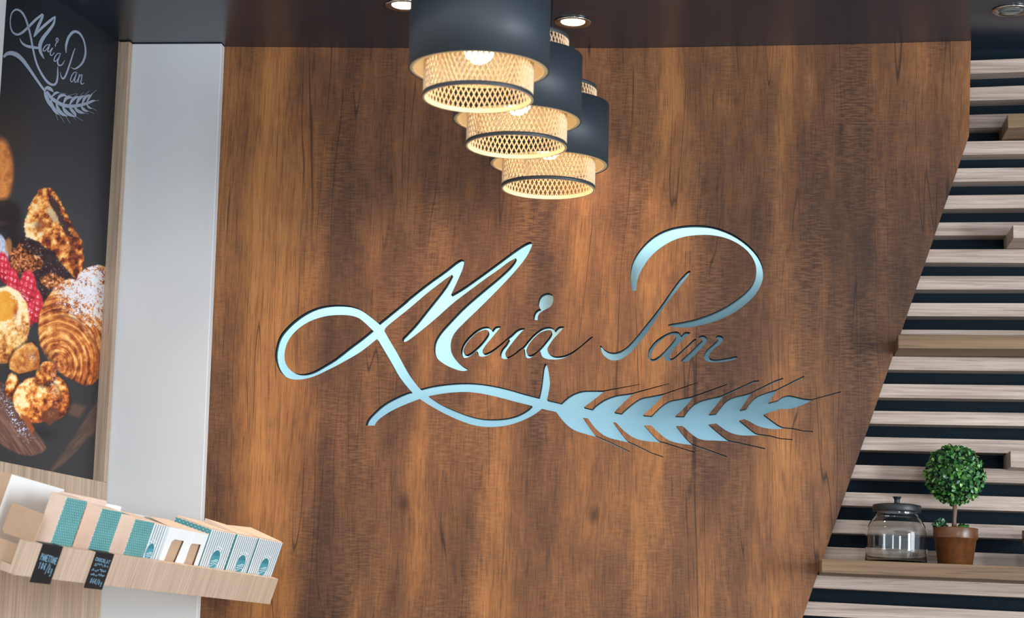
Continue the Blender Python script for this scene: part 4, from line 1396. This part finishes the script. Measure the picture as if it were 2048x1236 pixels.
def poster():
    s0, s1 = SL + .0005, ST - .0005
    z0, z1 = ZB + .0008, 3.1955
    nu, nv = 230, 800
    ss = np.linspace(s0, s1, nu); zz = np.linspace(z0, z1, nv)
    SS, ZZ = np.meshgrid(ss, zz)
    SS, ZZ = SS.ravel(), ZZ.ravel()
    base = np.array(P0) + np.array(NL) * (PD + .001)
    V = base[None] + SS[:, None] * np.array(U)[None] + ZZ[:, None] * np.array([0, 0, 1.0])[None]
    RT = np.array(ROT.transposed())
    q = (V - np.array(CAM)[None]) @ RT.T
    X = 1024 + F * q[:, 0] / -q[:, 2]; Y = 618 - F * q[:, 1] / -q[:, 2]
    C = paint(X, Y) / 255.0
    L = np.where(C <= .04045, C / 12.92, ((C + .055) / 1.055) ** 2.4)
    idx = np.arange(nu * nv).reshape(nv, nu)
    Fq = np.stack([idx[:-1, :-1], idx[:-1, 1:], idx[1:, 1:], idx[1:, :-1]], -1).reshape(-1, 4)
    me = bpy.data.meshes.new('poster')
    me.vertices.add(len(V)); me.vertices.foreach_set('co', V.ravel())
    me.loops.add(Fq.size); me.loops.foreach_set('vertex_index', Fq.ravel())
    me.polygons.add(len(Fq)); me.polygons.foreach_set('loop_start', np.arange(0, Fq.size, 4)); me.polygons.foreach_set('loop_total', np.full(len(Fq), 4))
    me.update(calc_edges=True)
    ca = me.color_attributes.new('print', 'FLOAT_COLOR', 'POINT')
    ca.data.foreach_set('color', np.concatenate([L, np.ones((len(L), 1))], 1).ravel())
    t = NT('poster_print', .5, 0, .2)
    at = t.n('ShaderNodeAttribute', attribute_name='print')
    hs = t.n('ShaderNodeHueSaturation'); hs.inputs['Value'].default_value = POSTER_GAIN
    t.l(at.outputs['Color'], hs.inputs['Color'])
    t.color(hs.outputs[0])
    o = link('poster', me, [t.m])
    tag(o, 'tall framed poster of croissants and raspberries under white script lettering', 'poster')
    return o


POSTER_GAIN = 1.12
pos = poster()


def bands(mb, defs, lift):
    """variable-width strokes given as 'x,y,w' in the P crop, laid on the poster"""
    for q_, t in enumerate(defs):
        pts = []
        for tok in t.split():
            x, y, w = (float(q) for q in tok.split(','))
            pts.append((x / 4.754, y / 4.754, w / 4.754))
        # smooth (Catmull-Rom) including width
        P = np.array(pts); n = len(P); out = []
        for i in range(n - 1):
            p0, p1, p2, p3 = P[max(i - 1, 0)], P[i], P[i + 1], P[min(i + 2, n - 1)]
            for j in range(6):
                q = j / 6
                out.append(.5 * (2 * p1 + (p2 - p0) * q + (2 * p0 - 5 * p1 + 4 * p2 - p3) * q * q + (3 * p1 - p0 - 3 * p2 + p3) * q**3))
        out.append(P[-1])
        O = np.array(out)
        T = np.gradient(O[:, :2], axis=0); T /= np.linalg.norm(T, axis=1)[:, None] + 1e-9
        Nn = np.stack([-T[:, 1], T[:, 0]], 1)
        A = O[:, :2] + Nn * np.maximum(O[:, 2:3], .6) * .5; B = O[:, :2] - Nn * np.maximum(O[:, 2:3], .6) * .5
        pp = []
        for (x, y) in list(A) + list(B):
            s, z = wall_sz(x, y, PD + .001)
            pp.append(W(max(SL + .001, s), PD + .001 + lift + q_ * 2e-5, z))
        k = len(A)
        mb.add(pp, [(i, i + 1, i + 1 + k, i + k) for i in range(k - 1)])


LOGO = ["405,135,22 340,185,24 270,255,24 205,312,22 155,328,20 112,295,14 95,220,10 108,130,12 150,92,18 200,112,20 240,175,18 268,260,18 292,360,18 312,470,18 345,600,18 395,705,20 450,780,22 500,806,22 532,788,20 546,720,16 546,632,6",
        "408,135,10 400,165,22 370,230,28 345,290,24 320,350,10", "322,345,14 380,280,24 440,225,26 500,175,22 524,155,8",
        "524,158,8 505,230,24 455,300,30 405,365,34 378,430,34 382,490,28 400,530,18 418,560,5",
        "183,362,4 205,405,16 245,435,24 300,448,26 350,455,22 385,462,14",
        "470,424,8 440,428,8 415,455,10 408,480,10 425,484,8 450,455,8 472,420,10 460,455,12 452,482,12 465,492,8 495,455,6",
        "500,455,8 485,480,10 475,512,10 488,528,8 515,500,6",
        "570,508,8 545,510,8 518,545,10 512,578,10 530,580,8 555,545,8 574,505,10 560,540,12 545,590,14 560,622,14 590,612,10 612,574,5",
        "523,442,10 528,415,8 546,395,9 550,372,9 540,362,8 530,375,8 535,395,9 545,405,6",
        "712,458,5 695,500,12 670,580,15 640,670,17 615,730,18 595,748,16 578,725,10 570,686,4",
        "626,505,6 625,440,20 645,365,24 680,315,26 715,300,24 755,320,22 790,375,16 808,450,16 808,520,20 785,590,20 745,635,18 705,655,12 670,640,3",
        "725,688,8 700,690,8 675,730,10 668,765,10 682,778,8 705,740,8 728,686,9 715,730,10 706,770,10 718,782,8 740,745,6",
        "752,705,10 745,740,11 738,785,10", "740,760,5 758,722,8 775,712,10 772,745,11 765,785,12 780,800,10 798,788,5",
        "32,545,18 58,515,30 105,505,40 160,525,42 215,575,36 275,655,28 340,750,24 400,835,22 430,870,20",
        "425,845,20 450,835,34 480,850,30 505,875,6", "418,870,10 432,910,30 460,970,34 500,1030,20 520,1060,3",
        "440,870,24 480,925,30 530,965,34 600,1000,34 680,1010,32 760,1000,30 830,980,26 880,960,20 908,958,3",
        "490,920,10 520,888,24 545,880,18 562,884,3", "540,955,10 565,915,28 600,905,24 636,915,3", "600,985,10 625,935,30 660,925,26 690,930,3",
        "655,1000,10 690,945,30 720,925,24 752,918,3", "720,1000,10 745,945,30 775,920,24 800,908,3", "775,990,10 800,935,28 825,912,22 850,898,3", "820,975,8 845,925,22 862,905,14 876,885,3",
        "480,950,10 495,1010,30 525,1060,30 560,1095,3", "530,980,10 550,1040,32 590,1085,30 640,1105,3", "590,1005,10 615,1055,32 660,1090,30 722,1112,3", "650,1010,10 680,1050,30 710,1085,24 716,1110,3",
        "700,1010,10 730,1050,28 770,1070,24 802,1076,3", "765,1005,10 785,1035,26 815,1055,20 840,1058,3", "820,990,8 835,1015,20 855,1028,14 876,1030,3",
        "512,1050,2 530,1095,2 548,1145,2", "560,1095,2 590,1135,2 608,1165,2", "620,1105,2 645,1145,2 664,1172,2", "690,1110,2 720,1140,2", "722,1112,2 782,1150,2", "802,1076,2 838,1084,2", "840,1058,2 890,1078,2", "876,1030,2 914,1052,2",
        "562,884,2 625,892,2", "640,908,2 720,890,2", "700,925,2 735,890,2", "752,912,2 790,878,2", "800,905,2 845,862,2", "876,885,2 910,858,2", "900,958,2 942,952,2"]
m = MB()
bands(m, LOGO, .0006)
o = m.build('script_lettering', [M['logo_grey']], pos)
o['label'] = 'grey blue script lettering and wheat ear printed at the poster top'
